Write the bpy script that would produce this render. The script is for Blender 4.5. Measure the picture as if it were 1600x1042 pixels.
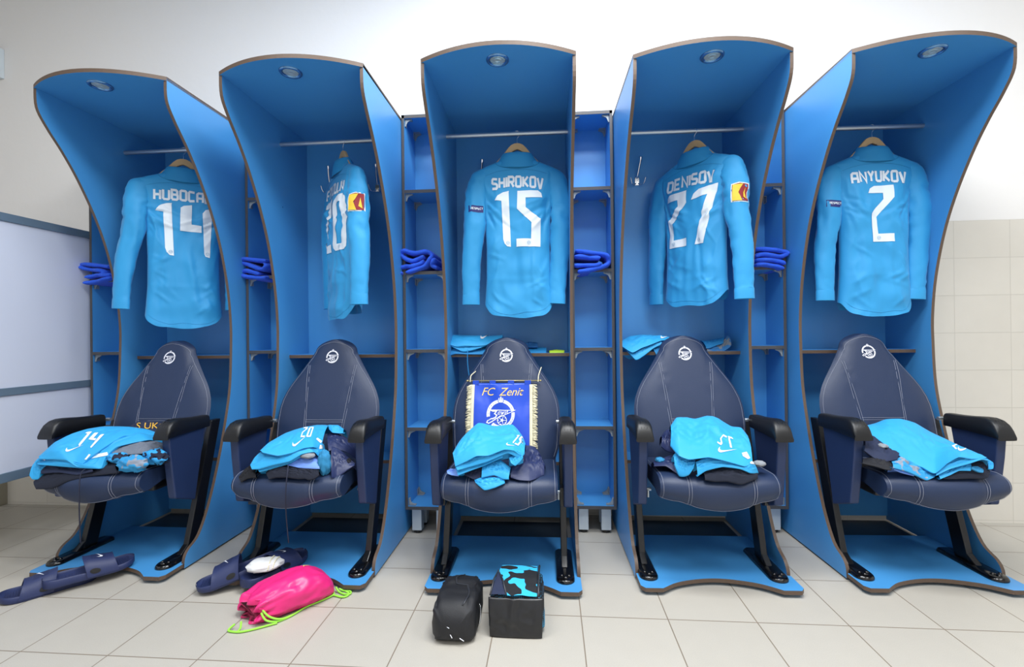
import bpy, bmesh, math, random
from mathutils import Vector, Matrix, noise
import numpy as np
for o in list(bpy.data.objects): bpy.data.objects.remove(o)
scene = bpy.context.scene
COL = scene.collection
PI = math.pi
random.seed(7)

# ---------------------------------------------------------------- camera
def cam_axes(yaw, pitch, roll):
    f = Vector((math.sin(yaw)*math.cos(pitch), math.cos(yaw)*math.cos(pitch), math.sin(pitch)))
    r = Vector((math.cos(yaw), -math.sin(yaw), 0)); u = r.cross(f)
    return (math.cos(roll)*r+math.sin(roll)*u, -math.sin(roll)*r+math.cos(roll)*u, f)
cd = bpy.data.cameras.new('camera'); cam = bpy.data.objects.new('camera', cd); COL.objects.link(cam)
cd.sensor_width = 36.0; cd.sensor_fit = 'HORIZONTAL'; cd.lens = 740.383/1600*36.0; cd.clip_start = 0.05
R_, U_, F_ = cam_axes(-0.0796284, 0.0013235, -0.0110489)
cam.matrix_world = Matrix(((R_.x, U_.x, -F_.x, 0.0), (R_.y, U_.y, -F_.y, -2.63861), (R_.z, U_.z, -F_.z, 0.998785), (0, 0, 0, 1)))
scene.camera = cam
# ---------------------------------------------------------------- light and exposure
world = bpy.data.worlds.new('world'); scene.world = world; world.use_nodes = True
world.node_tree.nodes['Background'].inputs[0].default_value = (0.80, 0.86, 1.0, 1)
world.node_tree.nodes['Background'].inputs[1].default_value = 0.25
scene.view_settings.view_transform = 'Standard'; scene.view_settings.look = 'None'
scene.view_settings.gamma = 1.0; scene.view_settings.exposure = 0.16; scene.view_settings.use_curve_mapping = False
def area(x, y, z, sx, sy, power, color=(0.965, 0.985, 1.0), rot=(0, 0, 0)):
    l = bpy.data.lights.new('ceiling_lamp_light', 'AREA'); l.shape = 'RECTANGLE'; l.size = sx; l.size_y = sy
    l.energy = power; l.color = color
    o = bpy.data.objects.new('ceiling_lamp_light', l); COL.objects.link(o); o.location = (x, y, z); o.rotation_euler = rot
    return o
CEIL = 3.30
for lx, ly, p in ((0.25, -1.3, 52), (-1.3, -2.2, 36), (0.5, -2.2, 48), (2.3, -2.2, 38), (-0.9, -4.0, 16), (1.6, -4.0, 18)):
    area(lx, ly, CEIL-0.06, 1.15, 0.5, p)

# ---------------------------------------------------------------- materials
def srgb(c):
    if isinstance(c, str): c = [int(c[i:i+2], 16)/255 for i in (0, 2, 4)]
    return tuple(x/12.92 if x <= .04045 else ((x+.055)/1.055)**2.4 for x in c)+(1,)
MATS = {}
def mat(name, col, rough=.5, metal=0, bump=None, var=None, spec=.5, sheen=0, coat=0, emit=None):
    """bump=(scale, strength, detail[, stretch]); var=(scale, amount) soft colour variation of the stuff itself"""
    m = bpy.data.materials.new(name); m.use_nodes = True; nt = m.node_tree; b = nt.nodes['Principled BSDF']
    b.inputs['Base Color'].default_value = srgb(col); b.inputs['Roughness'].default_value = rough
    b.inputs['Metallic'].default_value = metal; b.inputs['Specular IOR Level'].default_value = spec
    if sheen: b.inputs['Sheen Weight'].default_value = sheen; b.inputs['Sheen Roughness'].default_value = .4
    if coat: b.inputs['Coat Weight'].default_value = coat; b.inputs['Coat Roughness'].default_value = .08
    tc = nt.nodes.new('ShaderNodeTexCoord')
    if var:
        n = nt.nodes.new('ShaderNodeTexNoise'); n.inputs['Scale'].default_value = var[0]; n.inputs['Detail'].default_value = 4
        mx = nt.nodes.new('ShaderNodeMix'); mx.data_type = 'RGBA'; c = srgb(col)
        mx.inputs[6].default_value = tuple(min(1, v*(1-var[1])) for v in c[:3])+(1,); mx.inputs[7].default_value = tuple(min(1, v*(1+var[1])) for v in c[:3])+(1,)
        nt.links.new(tc.outputs['Object'], n.inputs['Vector']); nt.links.new(n.outputs['Fac'], mx.inputs[0]); nt.links.new(mx.outputs[2], b.inputs['Base Color'])
    if bump:
        n = nt.nodes.new('ShaderNodeTexNoise'); n.inputs['Scale'].default_value = bump[0]; n.inputs['Detail'].default_value = bump[2]
        mp = nt.nodes.new('ShaderNodeMapping'); mp.inputs['Scale'].default_value = bump[3] if len(bump) > 3 else (1, 1, 1)
        bp = nt.nodes.new('ShaderNodeBump'); bp.inputs['Strength'].default_value = bump[1]; bp.inputs['Distance'].default_value = .002
        nt.links.new(tc.outputs['Object'], mp.inputs[0]); nt.links.new(mp.outputs[0], n.inputs['Vector'])
        nt.links.new(n.outputs['Fac'], bp.inputs['Height']); nt.links.new(bp.outputs[0], b.inputs['Normal'])
    MATS[name] = m; return m
M_BLUE = mat('blue_laminate', '4896d5', .38, bump=(90, .05, 3), var=(2.5, .03))
M_EDGE = mat('brown_edge_band', '5b4a3e', .5, bump=(60, .2, 4))
M_EDGE2 = mat('grey_edge_band', '47474a', .5)
M_ALU = mat('satin_aluminium', 'b9c3cc', .35, .85)
M_WHITEMET = mat('silver_leg', 'c9d3da', .4, .3)
M_CHROME = mat('chrome', 'e4e6e8', .12, 1)
M_BRACKET = mat('grey_plastic', '8d979d', .45)
M_BLACK = mat('black_paint', '141518', .28, spec=.5)
M_FOOT = mat('gloss_black_paint', '0c0c0e', .12, spec=.6)
M_PLAST = mat('black_plastic', '101114', .42, bump=(300, .15, 2))
M_LEATHER = mat('navy_leather', '1f2f4e', .46, bump=(420, .25, 3), var=(3, .04), spec=.45)
M_VINYL = mat('navy_vinyl_cover', '1f3056', .5, bump=(500, .1, 2))
M_STITCH = mat('cream_thread', '9a9fb0', .7)
M_CREST = mat('white_embroidery', 'e4e6f2', .6)
M_WOOD = mat('pale_wood', 'c9a878', .5, bump=(30, .2, 4, (1, 1, 6)), var=(12, .12))
M_PAINT = mat('white_wall_paint', 'eceae8', .85, bump=(22, .55, 6))
M_CEIL = mat('ceiling_paint', 'f0f0ee', .9)

def nodes_of(m): return m.node_tree.nodes, m.node_tree.links, m.node_tree.nodes['Principled BSDF']
def grid_mat(name, base, grout, ox, oy, sx, sy, ax, ay, gw, rough, speck=0, var=.03, bumps=.15, row_tint=None):
    """square tiles on world axes ax, ay: offset, size, grout width in metres"""
    m = mat(name, base, rough); N, L, B = nodes_of(m)
    g = N.new('ShaderNodeNewGeometry'); s = N.new('ShaderNodeSeparateXYZ'); L.new(g.outputs['Position'], s.inputs[0])
    def mth(op, a, b=None):
        n = N.new('ShaderNodeMath'); n.operation = op
        for i, v in enumerate((a, b)):
            if v is None: continue
            if isinstance(v, (int, float)): n.inputs[i].default_value = v
            else: L.new(v, n.inputs[i])
        return n.outputs[0]
    def line(axis, off, size):
        t = mth('DIVIDE', mth('SUBTRACT', s.outputs[axis], off), size)
        fr = mth('FRACT', t); d = mth('MINIMUM', fr, mth('SUBTRACT', 1, fr))
        return mth('LESS_THAN', mth('MULTIPLY', d, size), gw/2), mth('FLOOR', t)
    a, ia = line(ax, ox, sx); b, ib = line(ay, oy, sy)
    gr = mth('MAXIMUM', a, b)
    cv = N.new('ShaderNodeCombineXYZ'); L.new(ia, cv.inputs[0]); L.new(ib, cv.inputs[1])
    wn = N.new('ShaderNodeTexWhiteNoise'); L.new(cv.outputs[0], wn.inputs['Vector'])
    n1 = N.new('ShaderNodeTexNoise'); n1.inputs['Scale'].default_value = 14; n1.inputs['Detail'].default_value = 6; L.new(g.outputs['Position'], n1.inputs['Vector'])
    n2 = N.new('ShaderNodeTexNoise'); n2.inputs['Scale'].default_value = 420; n2.inputs['Detail'].default_value = 2; L.new(g.outputs['Position'], n2.inputs['Vector'])
    f = mth('ADD', mth('MULTIPLY', mth('SUBTRACT', wn.outputs['Value'], .5), var*2), mth('MULTIPLY', mth('SUBTRACT', n1.outputs['Fac'], .5), var*3))
    f = mth('ADD', f, mth('MULTIPLY', mth('SUBTRACT', n2.outputs['Fac'], .5), speck))
    f = mth('ADD', f, 1.0)
    vm = N.new('ShaderNodeVectorMath'); vm.operation = 'SCALE'; vm.inputs[0].default_value = srgb(base)[:3]; L.new(f, vm.inputs['Scale'])
    mx = N.new('ShaderNodeMix'); mx.data_type = 'RGBA'; L.new(gr, mx.inputs[0]); L.new(vm.outputs[0], mx.inputs[6]); mx.inputs[7].default_value = srgb(grout)
    L.new(mx.outputs[2], B.inputs['Base Color'])
    bp = N.new('ShaderNodeBump'); bp.inputs['Strength'].default_value = .6; bp.inputs['Distance'].default_value = .002
    h = mth('ADD', mth('MULTIPLY', gr, -1), mth('MULTIPLY', n1.outputs['Fac'], bumps)); L.new(h, bp.inputs['Height']); L.new(bp.outputs[0], B.inputs['Normal'])
    return m
M_FLOOR = grid_mat('floor_tile', 'b8b3a9', '85796b', -1.7011, -.9508, .3, .3, 0, 1, .0038, .42, speck=.25, var=.02, bumps=.05)
M_TILE = grid_mat('cream_wall_tile', 'dbd6cc', 'cbc6bc', 2.092, 1.56, .270, .1935, 0, 2, .003, .35, var=.02, bumps=.5)

# ---------------------------------------------------------------- mesh helpers
def link_obj(name, me, m=None, parent=None, smooth=False, **props):
    if m is not None:
        for x in (m if isinstance(m, (list, tuple)) else [m]): me.materials.append(x)
    if smooth:
        for p in me.polygons: p.use_smooth = True
    o = bpy.data.objects.new(name, me); COL.objects.link(o)
    if parent is not None: o.parent = parent
    for k, v in props.items(): o[k] = v
    return o
def from_data(name, vs, fs, m=None, parent=None, smooth=False, mi=None, auto=None, **props):
    me = bpy.data.meshes.new(name); me.from_pydata([tuple(v) for v in vs], [], fs); me.update()
    bm = bmesh.new(); bm.from_mesh(me); bmesh.ops.recalc_face_normals(bm, faces=bm.faces); bm.to_mesh(me); bm.free()
    o = link_obj(name, me, m, parent, smooth, **props)
    if mi is not None:
        for i, p in enumerate(me.polygons): p.material_index = mi[i]
    if auto is not None: autosmooth(o, auto)
    return o
def autosmooth(o, deg=35):
    me = o.data
    for p in me.polygons: p.use_smooth = True
    me.set_sharp_from_angle(angle=math.radians(deg))
class MB:
    """collects shapes into one mesh"""
    def __init__(s): s.v = []; s.f = []; s.mi = []
    def add(s, vs, fs, mi=0):
        b = len(s.v); s.v += [tuple(v) for v in vs]; s.f += [tuple(b+i for i in f) for f in fs]; s.mi += [mi]*len(fs)
    def box(s, x0, x1, y0, y1, z0, z1, mi=0, M=None):
        vs = [(x, y, z) for x in (x0, x1) for y in (y0, y1) for z in (z0, z1)]
        if M: vs = [M @ Vector(v) for v in vs]
        s.add(vs, [(0, 1, 3, 2), (4, 6, 7, 5), (0, 4, 5, 1), (2, 3, 7, 6), (0, 2, 6, 4), (1, 5, 7, 3)], mi)
    def prism(s, poly, axis, a, b, mi=0, mi_edge=None, M=None):
        """poly 2D points extruded along axis from a to b. axis 0: (y,z), 1: (x,z), 2: (x,y)"""
        def P(p, t): return {0: (t, p[0], p[1]), 1: (p[0], t, p[1]), 2: (p[0], p[1], t)}[axis]
        n = len(poly); vs = [P(p, a) for p in poly]+[P(p, b) for p in poly]
        if M: vs = [M @ Vector(v) for v in vs]
        s.add(vs, [tuple(range(n)), tuple(range(2*n-1, n-1, -1))], mi)
        base = len(s.v)-2*n
        for i in range(n):
            j = (i+1) % n; s.f.append((base+i, base+j, base+n+j, base+n+i)); s.mi.append(mi if mi_edge is None else mi_edge)
    def rings(s, rings, cap=True, mi=0, closed=True):
        n = len(rings[0]); vs = [v for r in rings for v in r]; fs = []
        for i in range(len(rings)-1):
            for j in range(n if closed else n-1):
                k = (j+1) % n; fs.append((i*n+j, i*n+k, (i+1)*n+k, (i+1)*n+j))
        if cap: fs += [tuple(range(n)), tuple(range((len(rings)-1)*n, len(rings)*n))]
        s.add(vs, fs, mi)
    def tube(s, pts, r, n=8, mi=0, cap=True, flat=1.0):
        pts = [Vector(p) for p in pts]; rs = r if isinstance(r, (list, tuple)) else [r]*len(pts); out = []
        up = None
        for i, p in enumerate(pts):
            t = (pts[min(i+1, len(pts)-1)]-pts[max(i-1, 0)])
            t = t.normalized() if t.length > 1e-9 else Vector((0, 0, 1))
            if up is None: up = Vector((0, 0, 1)) if abs(t.z) < .9 else Vector((1, 0, 0))
            a = t.cross(up).normalized(); up = a.cross(t).normalized()
            out.append([p+a*math.cos(2*PI*k/n)*rs[i]+up*math.sin(2*PI*k/n)*rs[i]*flat for k in range(n)])
        s.rings(out, cap, mi)
    def lathe(s, prof, n=24, M=None, mi=0, cap=True):
        out = []
        for r, z in prof:
            ring = [Vector((r*math.cos(2*PI*k/n), r*math.sin(2*PI*k/n), z)) for k in range(n)]
            out.append([M @ v for v in ring] if M else ring)
        s.rings(out, cap, mi)
    def build(s, name, m, parent=None, smooth=False, auto=None, bevel=0, seg=2, **props):
        o = from_data(name, s.v, s.f, m, parent, smooth, s.mi, auto, **props)
        if bevel:
            b = o.modifiers.new('bevel', 'BEVEL'); b.width = bevel; b.segments = seg; b.limit_method = 'ANGLE'; b.angle_limit = math.radians(40); b.harden_normals = False
        return o
def empty(name, label, cat, loc=(0, 0, 0), rz=0, group=None):
    o = bpy.data.objects.new(name, None); COL.objects.link(o); o.location = loc; o.rotation_euler = (0, 0, rz); o.empty_display_size = .1
    o['label'] = label; o['category'] = cat
    if group: o['group'] = group
    return o
def tag(o, label, cat, group=None):
    o['label'] = label; o['category'] = cat
    if group: o['group'] = group
    return o
def dup(root, loc, rz, label):
    r = root.copy(); COL.objects.link(r); r.location = loc; r.rotation_euler = (0, 0, rz); r['label'] = label
    for ch in root.children:
        c = ch.copy(); COL.objects.link(c); c.parent = r
        for g in ch.children:
            d = g.copy(); COL.objects.link(d); d.parent = c
    return r
def smooth_path(pts, n=8, closed=False):
    P = [Vector(p) for p in pts]; N = len(P); out = []
    def g(i): return P[i % N] if closed else P[max(0, min(N-1, i))]
    for i in range(N if closed else N-1):
        p0, p1, p2, p3 = g(i-1), g(i), g(i+1), g(i+2)
        for k in range(n):
            t = k/n; out.append(.5*((2*p1)+(p2-p0)*t+(2*p0-5*p1+4*p2-p3)*t*t+(3*p1-p0-3*p2+p3)*t**3))
    if not closed: out.append(P[-1].copy())
    return out
def nz(x, y=0, z=0): return noise.noise(Vector((x, y, z)))

# ---------------------------------------------------------------- the room
def structure(name, mb, m, **k): o = mb.build(name, m, **k); o['kind'] = 'structure'; return o
XL, XR, YF = -4.6, 4.6, -5.2
b = MB(); b.box(XL, XR, YF, .1, -.1, 0); structure('floor', b, M_FLOOR)
b = MB(); b.box(XL-.1, XR+.1, 0, .12, 0, CEIL); structure('wall_back', b, M_PAINT)
b = MB(); b.box(XL, XR, -.008, 0.002, 0, 1.56); structure('trim_1', b, M_TILE)
b = MB(); b.box(XL-.1, XL, YF, 0, 0, CEIL); structure('wall_left', b, M_PAINT)
b = MB(); b.box(XR, XR+.1, YF, 0, 0, CEIL); structure('wall_right', b, M_PAINT)
b = MB(); b.box(XL-.1, XR+.1, YF-.1, YF, 0, CEIL); structure('wall_front', b, M_PAINT)
b = MB(); b.box(XL-.1, XR+.1, YF-.1, .12, CEIL, CEIL+.1); structure('ceiling', b, M_CEIL)
# ---------------------------------------------------------------- locker stalls
STALLS = [(-1.8782, -0.4179, -0.0031), (-1.0328, -0.4335, -0.0004), (-0.195, -0.4365, 0.0108), (0.631, -0.3803, 0.0218), (1.4659, -0.3316, 0.03)]
mat('dark_sheet', '2b3136', .4)
W2 = .3034; TH = .0135; BK = .322
PROFILE = [(-.371, 2.08), (-.366, 1.99), (-.325, 1.92), (-.26, 1.838), (-.192, 1.737), (-.113, 1.59), (-.05, 1.432), (-.002, 1.24), (.018, 1.07), (.018, .94), (.006, .75), (-.031, .58), (-.08, .41), (-.145, .235), (-.212, .118), (-.275, .078), (-.298, .048), (-.303, .008)]
def side_profile():
    p = [(a.x, a.y) for a in smooth_path([(y, z, 0) for y, z in PROFILE], 5)]
    return p+[(BK, .008), (BK, 2.068)]
def make_stall():
    t = empty('locker_stall', '', 'locker', (0, 0, 0), 0, 'open blue locker stalls along the wall')
    pr = side_profile()
    for s in (-1, 1):
        b = MB(); x0, x1 = sorted((s*W2, s*(W2-TH))); b.prism(pr, 0, x0, x1, 0, 1); b.build('side_panel', [M_BLUE, M_EDGE], t)
    # canopy top: front edge bulges forward
    n = 24; fr = [(-W2+2*W2*i/n, -.371-.092*(1-((i-n/2)/(n/2))**2)) for i in range(n+1)]
    b = MB(); b.prism(fr+[(W2, BK), (-W2, BK)], 2, 2.0685, 2.0845, 0, 1); b.build('top_panel', [M_BLUE, M_EDGE], t)
    b = MB(); b.box(-W2+TH, W2-TH, BK-.016, BK, .03, 2.068); b.build('back_panel', M_BLUE, t)
    # base plate with a hollowed front
    c = [(W2-.001, -.30), (W2-.001, -.40), (W2-.016, -.418), (.222, -.418)]
    cv = [(v.x, v.y) for v in smooth_path([(.222, -.418, 0), (.16, -.375, 0), (.08, -.348, 0), (0, -.338, 0), (-.08, -.348, 0), (-.16, -.375, 0), (-.222, -.418, 0)], 5)][1:]
    poly = [(W2-TH-.001, .06), (W2-TH-.001, -.304), (W2-.001, -.308), (W2-.001, -.40), (W2-.016, -.418), (.222, -.418)]+cv+[(-W2+.016, -.418), (-W2+.001, -.40), (-W2+.001, -.308), (-W2+TH+.001, -.304), (-W2+TH+.001, .06)]
    b = MB(); b.prism(poly, 2, .014, .030, 0, 1); b.build('base_plate', [M_BLUE, M_EDGE], t)
    for x in (-.26, .26):
        for y in (-.385, .03):
            b = MB(); b.lathe([(.011, 0), (.012, .002), (.012, .014)], 14, Matrix.Translation((x, y, 0))); b.build('glide', M_BRACKET, t, auto=40)
    for s in (-1, 1):
        b = MB(); b.box(s*(W2-.02)-.012, s*(W2-.02)+.012, -.24, -.2, 0, .008); b.build('glide', M_BRACKET, t)
    for z, y0 in ((.889, .11), (.352, .135)):
        b = MB(); b.box(-W2+TH, W2-TH, y0+.001, BK-.016, z, z+.016, 0); b.box(-W2+TH, W2-TH, y0, y0+.001, z, z+.016, 1); b.build('shelf', [M_BLUE, M_EDGE], t)
    b = MB(); b.tube([(-W2+TH, .05, 1.953), (W2-TH, .05, 1.953)], .0105, 20); b.build('hanging_rail', M_ALU, t, auto=40)
    for s in (-1, 1):   # little screw caps seen on the panel
        b = MB(); Mx = Matrix.Translation((s*(W2-TH-.0005), .06, 1.645)) @ Matrix.Rotation(PI/2, 4, 'Y'); b.lathe([(.0035, -.001), (.0035, .001)], 10, Mx); b.build('screw', M_CHROME, t)
    b = MB(); b.box(-.272, .272, .075, .300, .001, .006); b.build('dark_floor_sheet', MATS['dark_sheet'], t)  # thin dark sheet over the floor tiles behind the base plate
    # recessed spotlight
    y = -.366; b = MB()
    b.lathe([(.045, 2.0685), (.045, 2.066), (.041, 2.062), (.036, 2.0615), (.031, 2.064), (.029, 2.0685)], 32, Matrix.Translation((0, y, 0)), cap=False)
    sp = b.build('spotlight', MATS['blue_chrome'], t, auto=50)
    b = MB(); b.lathe([(.030, 2.067), (.024, 2.0655), (.018, 2.066), (.012, 2.0645), (.004, 2.066), (.0005, 2.066)], 12, Matrix.Translation((0, y, 0))); b.build('reflector', MATS['lamp_glass'], sp)
    # three-prong coat hooks on the back
    for x in (-.155, .108):
        b = MB(); yb = BK-.016
        b.prism([(x-.011, 1.780), (x+.011, 1.780), (x+.012, 1.813), (x+.006, 1.826), (x-.006, 1.826), (x-.012, 1.813)], 1, yb-.006, yb)
        hk = b.build('coat_hook', M_CHROME, t, bevel=.0015)
        b = MB(); b.tube(smooth_path([(x, yb-.004, 1.816), (x+.002, yb-.02, 1.833), (x+.006, yb-.04, 1.868), (x+.01, yb-.052, 1.896), (x+.011, yb-.055, 1.913)], 4), [.005]*12+[.007]*4+[.009], 10, flat=.6); b.build('prong', M_CHROME, hk, smooth=True)
        for s in (-1, 1):
            b = MB(); b.tube(smooth_path([(x+s*.006, yb-.004, 1.790), (x+s*.018, yb-.016, 1.780), (x+s*.030, yb-.028, 1.784), (x+s*.036, yb-.034, 1.800), (x+s*.038, yb-.036, 1.812)], 4), [.003]*16+[.0045], 8); b.build('prong', M_CHROME, hk, smooth=True)
    return t
mat('blue_chrome', '6f9cc8', .18, .8); mat('lamp_glass', 'cdd8d2', .15, .45)
proto = make_stall()
SL = ['open blue locker stall at the far left of the row, beside the white board',
      'second blue locker stall from the left, behind the seat holding shorts numbered 20',
      'middle blue locker stall, above the club pennant and the two black bags',
      'fourth blue locker stall from the left, with the shirt numbered 27 inside',
      'rightmost blue locker stall, beside the bare cream wall tiles']
stalls = []
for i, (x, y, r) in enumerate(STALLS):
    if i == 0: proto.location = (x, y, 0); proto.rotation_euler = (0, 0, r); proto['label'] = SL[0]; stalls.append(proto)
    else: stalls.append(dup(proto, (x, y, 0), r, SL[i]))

# ---------------------------------------------------------------- shelf units between the stalls
BR_P = [(0, 0), (.036, 0), (.036, -.006), (.024, -.010), (.014, -.016), (.009, -.026), (.006, -.036), (0, -.036)]
def bracket_mesh():
    b = MB(); b.prism(BR_P, 1, 0, .005); b.prism([(0, 0), (.034, 0), (.034, -.0035), (.0035, -.0035), (.0035, -.034), (0, -.034)], 1, 0, .026)
    me = bpy.data.meshes.new('corner_bracket'); me.from_pydata(b.v, [], b.f); me.update(); me.materials.append(M_BRACKET)
    bm = bmesh.new(); bm.from_mesh(me); bmesh.ops.recalc_face_normals(bm, faces=bm.faces); bm.to_mesh(me); bm.free(); return me
BRME = bracket_mesh()
SHZ = [2.094, 1.706, 1.300, .912, .524, .131]
def unit(xc, w, yf, label, depth=.205, rot=0):
    t = empty('shelf_unit', label, 'shelf', (xc, yf, 0), rot, 'narrow blue shelf units between the locker stalls')
    h = w/2; zb, zt = SHZ[-1], SHZ[0]
    for s in (-1, 1):
        x0, x1 = sorted((s*h, s*(h-TH))); b = MB(); b.box(x0, x1, .001, depth, zb, zt, 0); b.box(x0, x1, 0, .001, zb, zt, 1); b.build('side_panel', [M_BLUE, M_EDGE2], t)
    for i, z in enumerate(SHZ):
        nm = 'top_panel' if i == 0 else 'bottom_panel' if i == 5 else 'shelf'
        z0, z1 = (z-.014, z+.002) if i == 0 else (z, z+.016)
        xa = h if i == 0 else h-TH
        b = MB(); b.box(-xa, xa, .002, depth-.012, z0, z1, 0); b.box(-xa, xa, .0, .002, z0, z1, 1); b.build(nm, [M_BLUE, M_EDGE2], t)
        for s in (-1, 1):
            for y, sc in ((.012, 1), (depth-.014, -1)):
                o = bpy.data.objects.new('corner_bracket', BRME); COL.objects.link(o); o.parent = t
                o.location = (s*(h-TH), y, z0 if i < 5 else z1); o.scale = (-s, sc, 1 if i < 5 else -1)
    b = MB(); b.box(-h+TH, h-TH, depth-.012, depth, zb, zt-.014); b.build('back_panel', M_BLUE, t)
    for s in (-1, 1):
        for y in (.03, depth-.075):
            b = MB(); xx = s*(h-.048); b.box(xx-.024, xx+.024, y, y+.048, .016, zb); lg = b.build('leg', M_WHITEMET, t, bevel=.002)
            b = MB(); b.lathe([(.018, 0), (.020, .004), (.018, .014), (.010, .016)], 16, Matrix.Translation((xx, y+.024, 0))); b.build('foot', M_BLACK, lg, auto=40)
    return t
units = [unit(-2.322, .236, -.302, 'narrow blue shelf unit at the far left end, beside the white board'),
         unit(-1.4555, .226, -.297, 'narrow blue shelf unit between the first and second stalls from the left'),
         unit(-.616, .220, -.329, 'narrow blue shelf unit to the left of the middle stall'),
         unit(.2145, .208, -.277, 'narrow blue shelf unit to the right of the middle stall'),
         unit(1.047, .208, -.230, 'narrow blue shelf unit between the fourth and fifth stalls, nearest the right end')]

# ---------------------------------------------------------------- white board on the left, post and wall box
M_BOARD = mat('white_board_surface', 'ccd2e2', .28, bump=(14, .15, 3))
M_FRAME = mat('grey_blue_frame', '6f8496', .45, .3)
t = empty('mobile_whiteboard', 'large white board in a grey blue frame standing side-on at the left', 'whiteboard', (-2.468, -.30, 0))
bx = MB(); bx.box(-.016, -.002, -1.75, .12, .37, 1.56); bx.build('board', M_BOARD, t)
for nm, z0, z1 in (('frame_rail', 1.538, 1.576), ('frame_rail', .744, .779), ('frame_rail', .352, .395)):
    b = MB(); b.box(-.02, .006, -1.78, .12, z0, z1); b.build(nm, M_FRAME, t, bevel=.002)
for y in (-1.76, .14):
    b = MB(); b.box(-.02, .004, y-.02, y, .352, 1.576); b.build('frame_post', M_FRAME, t)
for y in (-1.72, .10):
    b = MB(); b.box(-.018, .0, y-.02, y+.02, .0, .36); b.build('leg', M_FRAME, t)
b = MB(); b.box(-3.62, -3.30, -.05, -.005, .0, .36); tag(b.build('panel_heater', mat('beige_enamel', 'a9a28f', .5), bevel=.004), 'beige metal panel low on the tiled wall below the white board', 'heater')
b = MB(); b.box(-3.62, -3.302, -.07, 0, 2.59, 2.77); jb = b.build('wall_box', mat('white_enamel', 'dde6ea', .4), bevel=.003); tag(jb, 'white electrical box high on the wall at the upper left', 'box')
for z in (2.62, 2.745):
    b = MB(); b.lathe([(.004, 0), (.004, .002), (.001, .003)], 10, Matrix.Translation((-3.33, -.071, z)) @ Matrix.Rotation(PI/2, 4, 'X')); b.build('screw', M_BRACKET, jb)

# ---------------------------------------------------------------- arm seats bolted to the base plates
def hw_back(z):  # outline half width of the backrest
    if z > .925: return .103*max(0, 1-((z-.925)/.058)**2)**.55
    P = [(.43, .215), (.50, .238), (.60, .245), (.66, .243), (.70, .235), (.74, .219), (.77, .202), (.80, .182), (.845, .152), (.88, .130), (.90, .118), (.925, .103), (.945, .088), (.962, .070), (.973, .050), (.981, .022), (.983, 0)]
    for (a, wa), (c, wc) in zip(P, P[1:]):
        if z <= c: return wa+(wc-wa)*max(0, (z-a))/(c-a)
    return 0
def back_y(z): return -.115+.175*(z-.43)/.57   # front face lean
def back_front(x, z):
    h = max(hw_back(z), .002); u = min(1, abs(x)/h); d = .038*(1-(1-u)**.45) if False else .030*u**5
    g = .004*math.exp(-((abs(x)-.105)/.006)**2) if z > .45 else 0
    return back_y(z)-.030+d+g-.006*(1-u*u)
def seat_shape(u, v):  # u -1..1 across, v around the section (0 back top .. front .. back bottom)
    pass
def disc_poly(r, n=24, cx=0, cy=0): return [(cx+r*math.cos(2*PI*k/n), cy+r*math.sin(2*PI*k/n)) for k in range(n)]
def decal(name, polys, fn, m, parent, grid=.02, off=0, **props):
    """polys: list of 2D polygons (simple) or (verts, faces); placed on a surface with fn(x, y) -> point, cut fine enough to follow it"""
    bm = bmesh.new()
    for p in polys:
        if isinstance(p, tuple) and len(p) == 2 and isinstance(p[1], list) and p[1] and isinstance(p[1][0], (tuple, list)) and isinstance(p[1][0][0], int):
            vs = [bm.verts.new((a[0], a[1], 0)) for a in p[0]]
            for f in p[1]:
                try: bm.faces.new([vs[i] for i in f])
                except ValueError: pass
        else:
            try: bm.faces.new([bm.verts.new((a[0], a[1], 0)) for a in p])
            except ValueError: pass
    bmesh.ops.triangulate(bm, faces=bm.faces)
    xs = [v.co.x for v in bm.verts]; ys = [v.co.y for v in bm.verts]
    for ax, lo, hi in ((0, min(xs), max(xs)), (1, min(ys), max(ys))):
        k = math.floor(lo/grid)+1
        while k*grid < hi:
            co = Vector((0, 0, 0)); co[ax] = k*grid; no = Vector((0, 0, 0)); no[ax] = 1
            bmesh.ops.bisect_plane(bm, geom=bm.verts[:]+bm.edges[:]+bm.faces[:], dist=1e-7, plane_co=co, plane_no=no); k += 1
    for v in bm.verts: v.co = Vector(fn(v.co.x, v.co.y))
    me = bpy.data.meshes.new(name); bm.to_mesh(me); bm.free()
    return link_obj(name, me, m, parent, True, **props)
def band(pts, w, closed=False):
    """constant-width stroke as quads with mitred joins"""
    P = [Vector((p[0], p[1])) for p in pts]; n = len(P); L = []
    for i in range(n):
        a = P[i-1] if (i or closed) else None; c = P[(i+1) % n] if (i < n-1 or closed) else None
        d1 = (P[i]-a).normalized() if a is not None else None; d2 = (c-P[i]).normalized() if c is not None else None
        if d1 is None: d1 = d2
        if d2 is None: d2 = d1
        t = (d1+d2); t = t.normalized() if t.length > 1e-6 else d1
        nn = Vector((-t.y, t.x)); k = 1/max(.5, nn.dot(Vector((-d1.y, d1.x))))
        L.append((P[i]+nn*w/2*k, P[i]-nn*w/2*k))
    vs = [(p.x, p.y) for q in L for p in q]; fs = []
    for i in range(n if closed else n-1):
        j = (i+1) % n; fs.append([2*i, 2*i+1, 2*j+1, 2*j])
    return (vs, fs)
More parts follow.
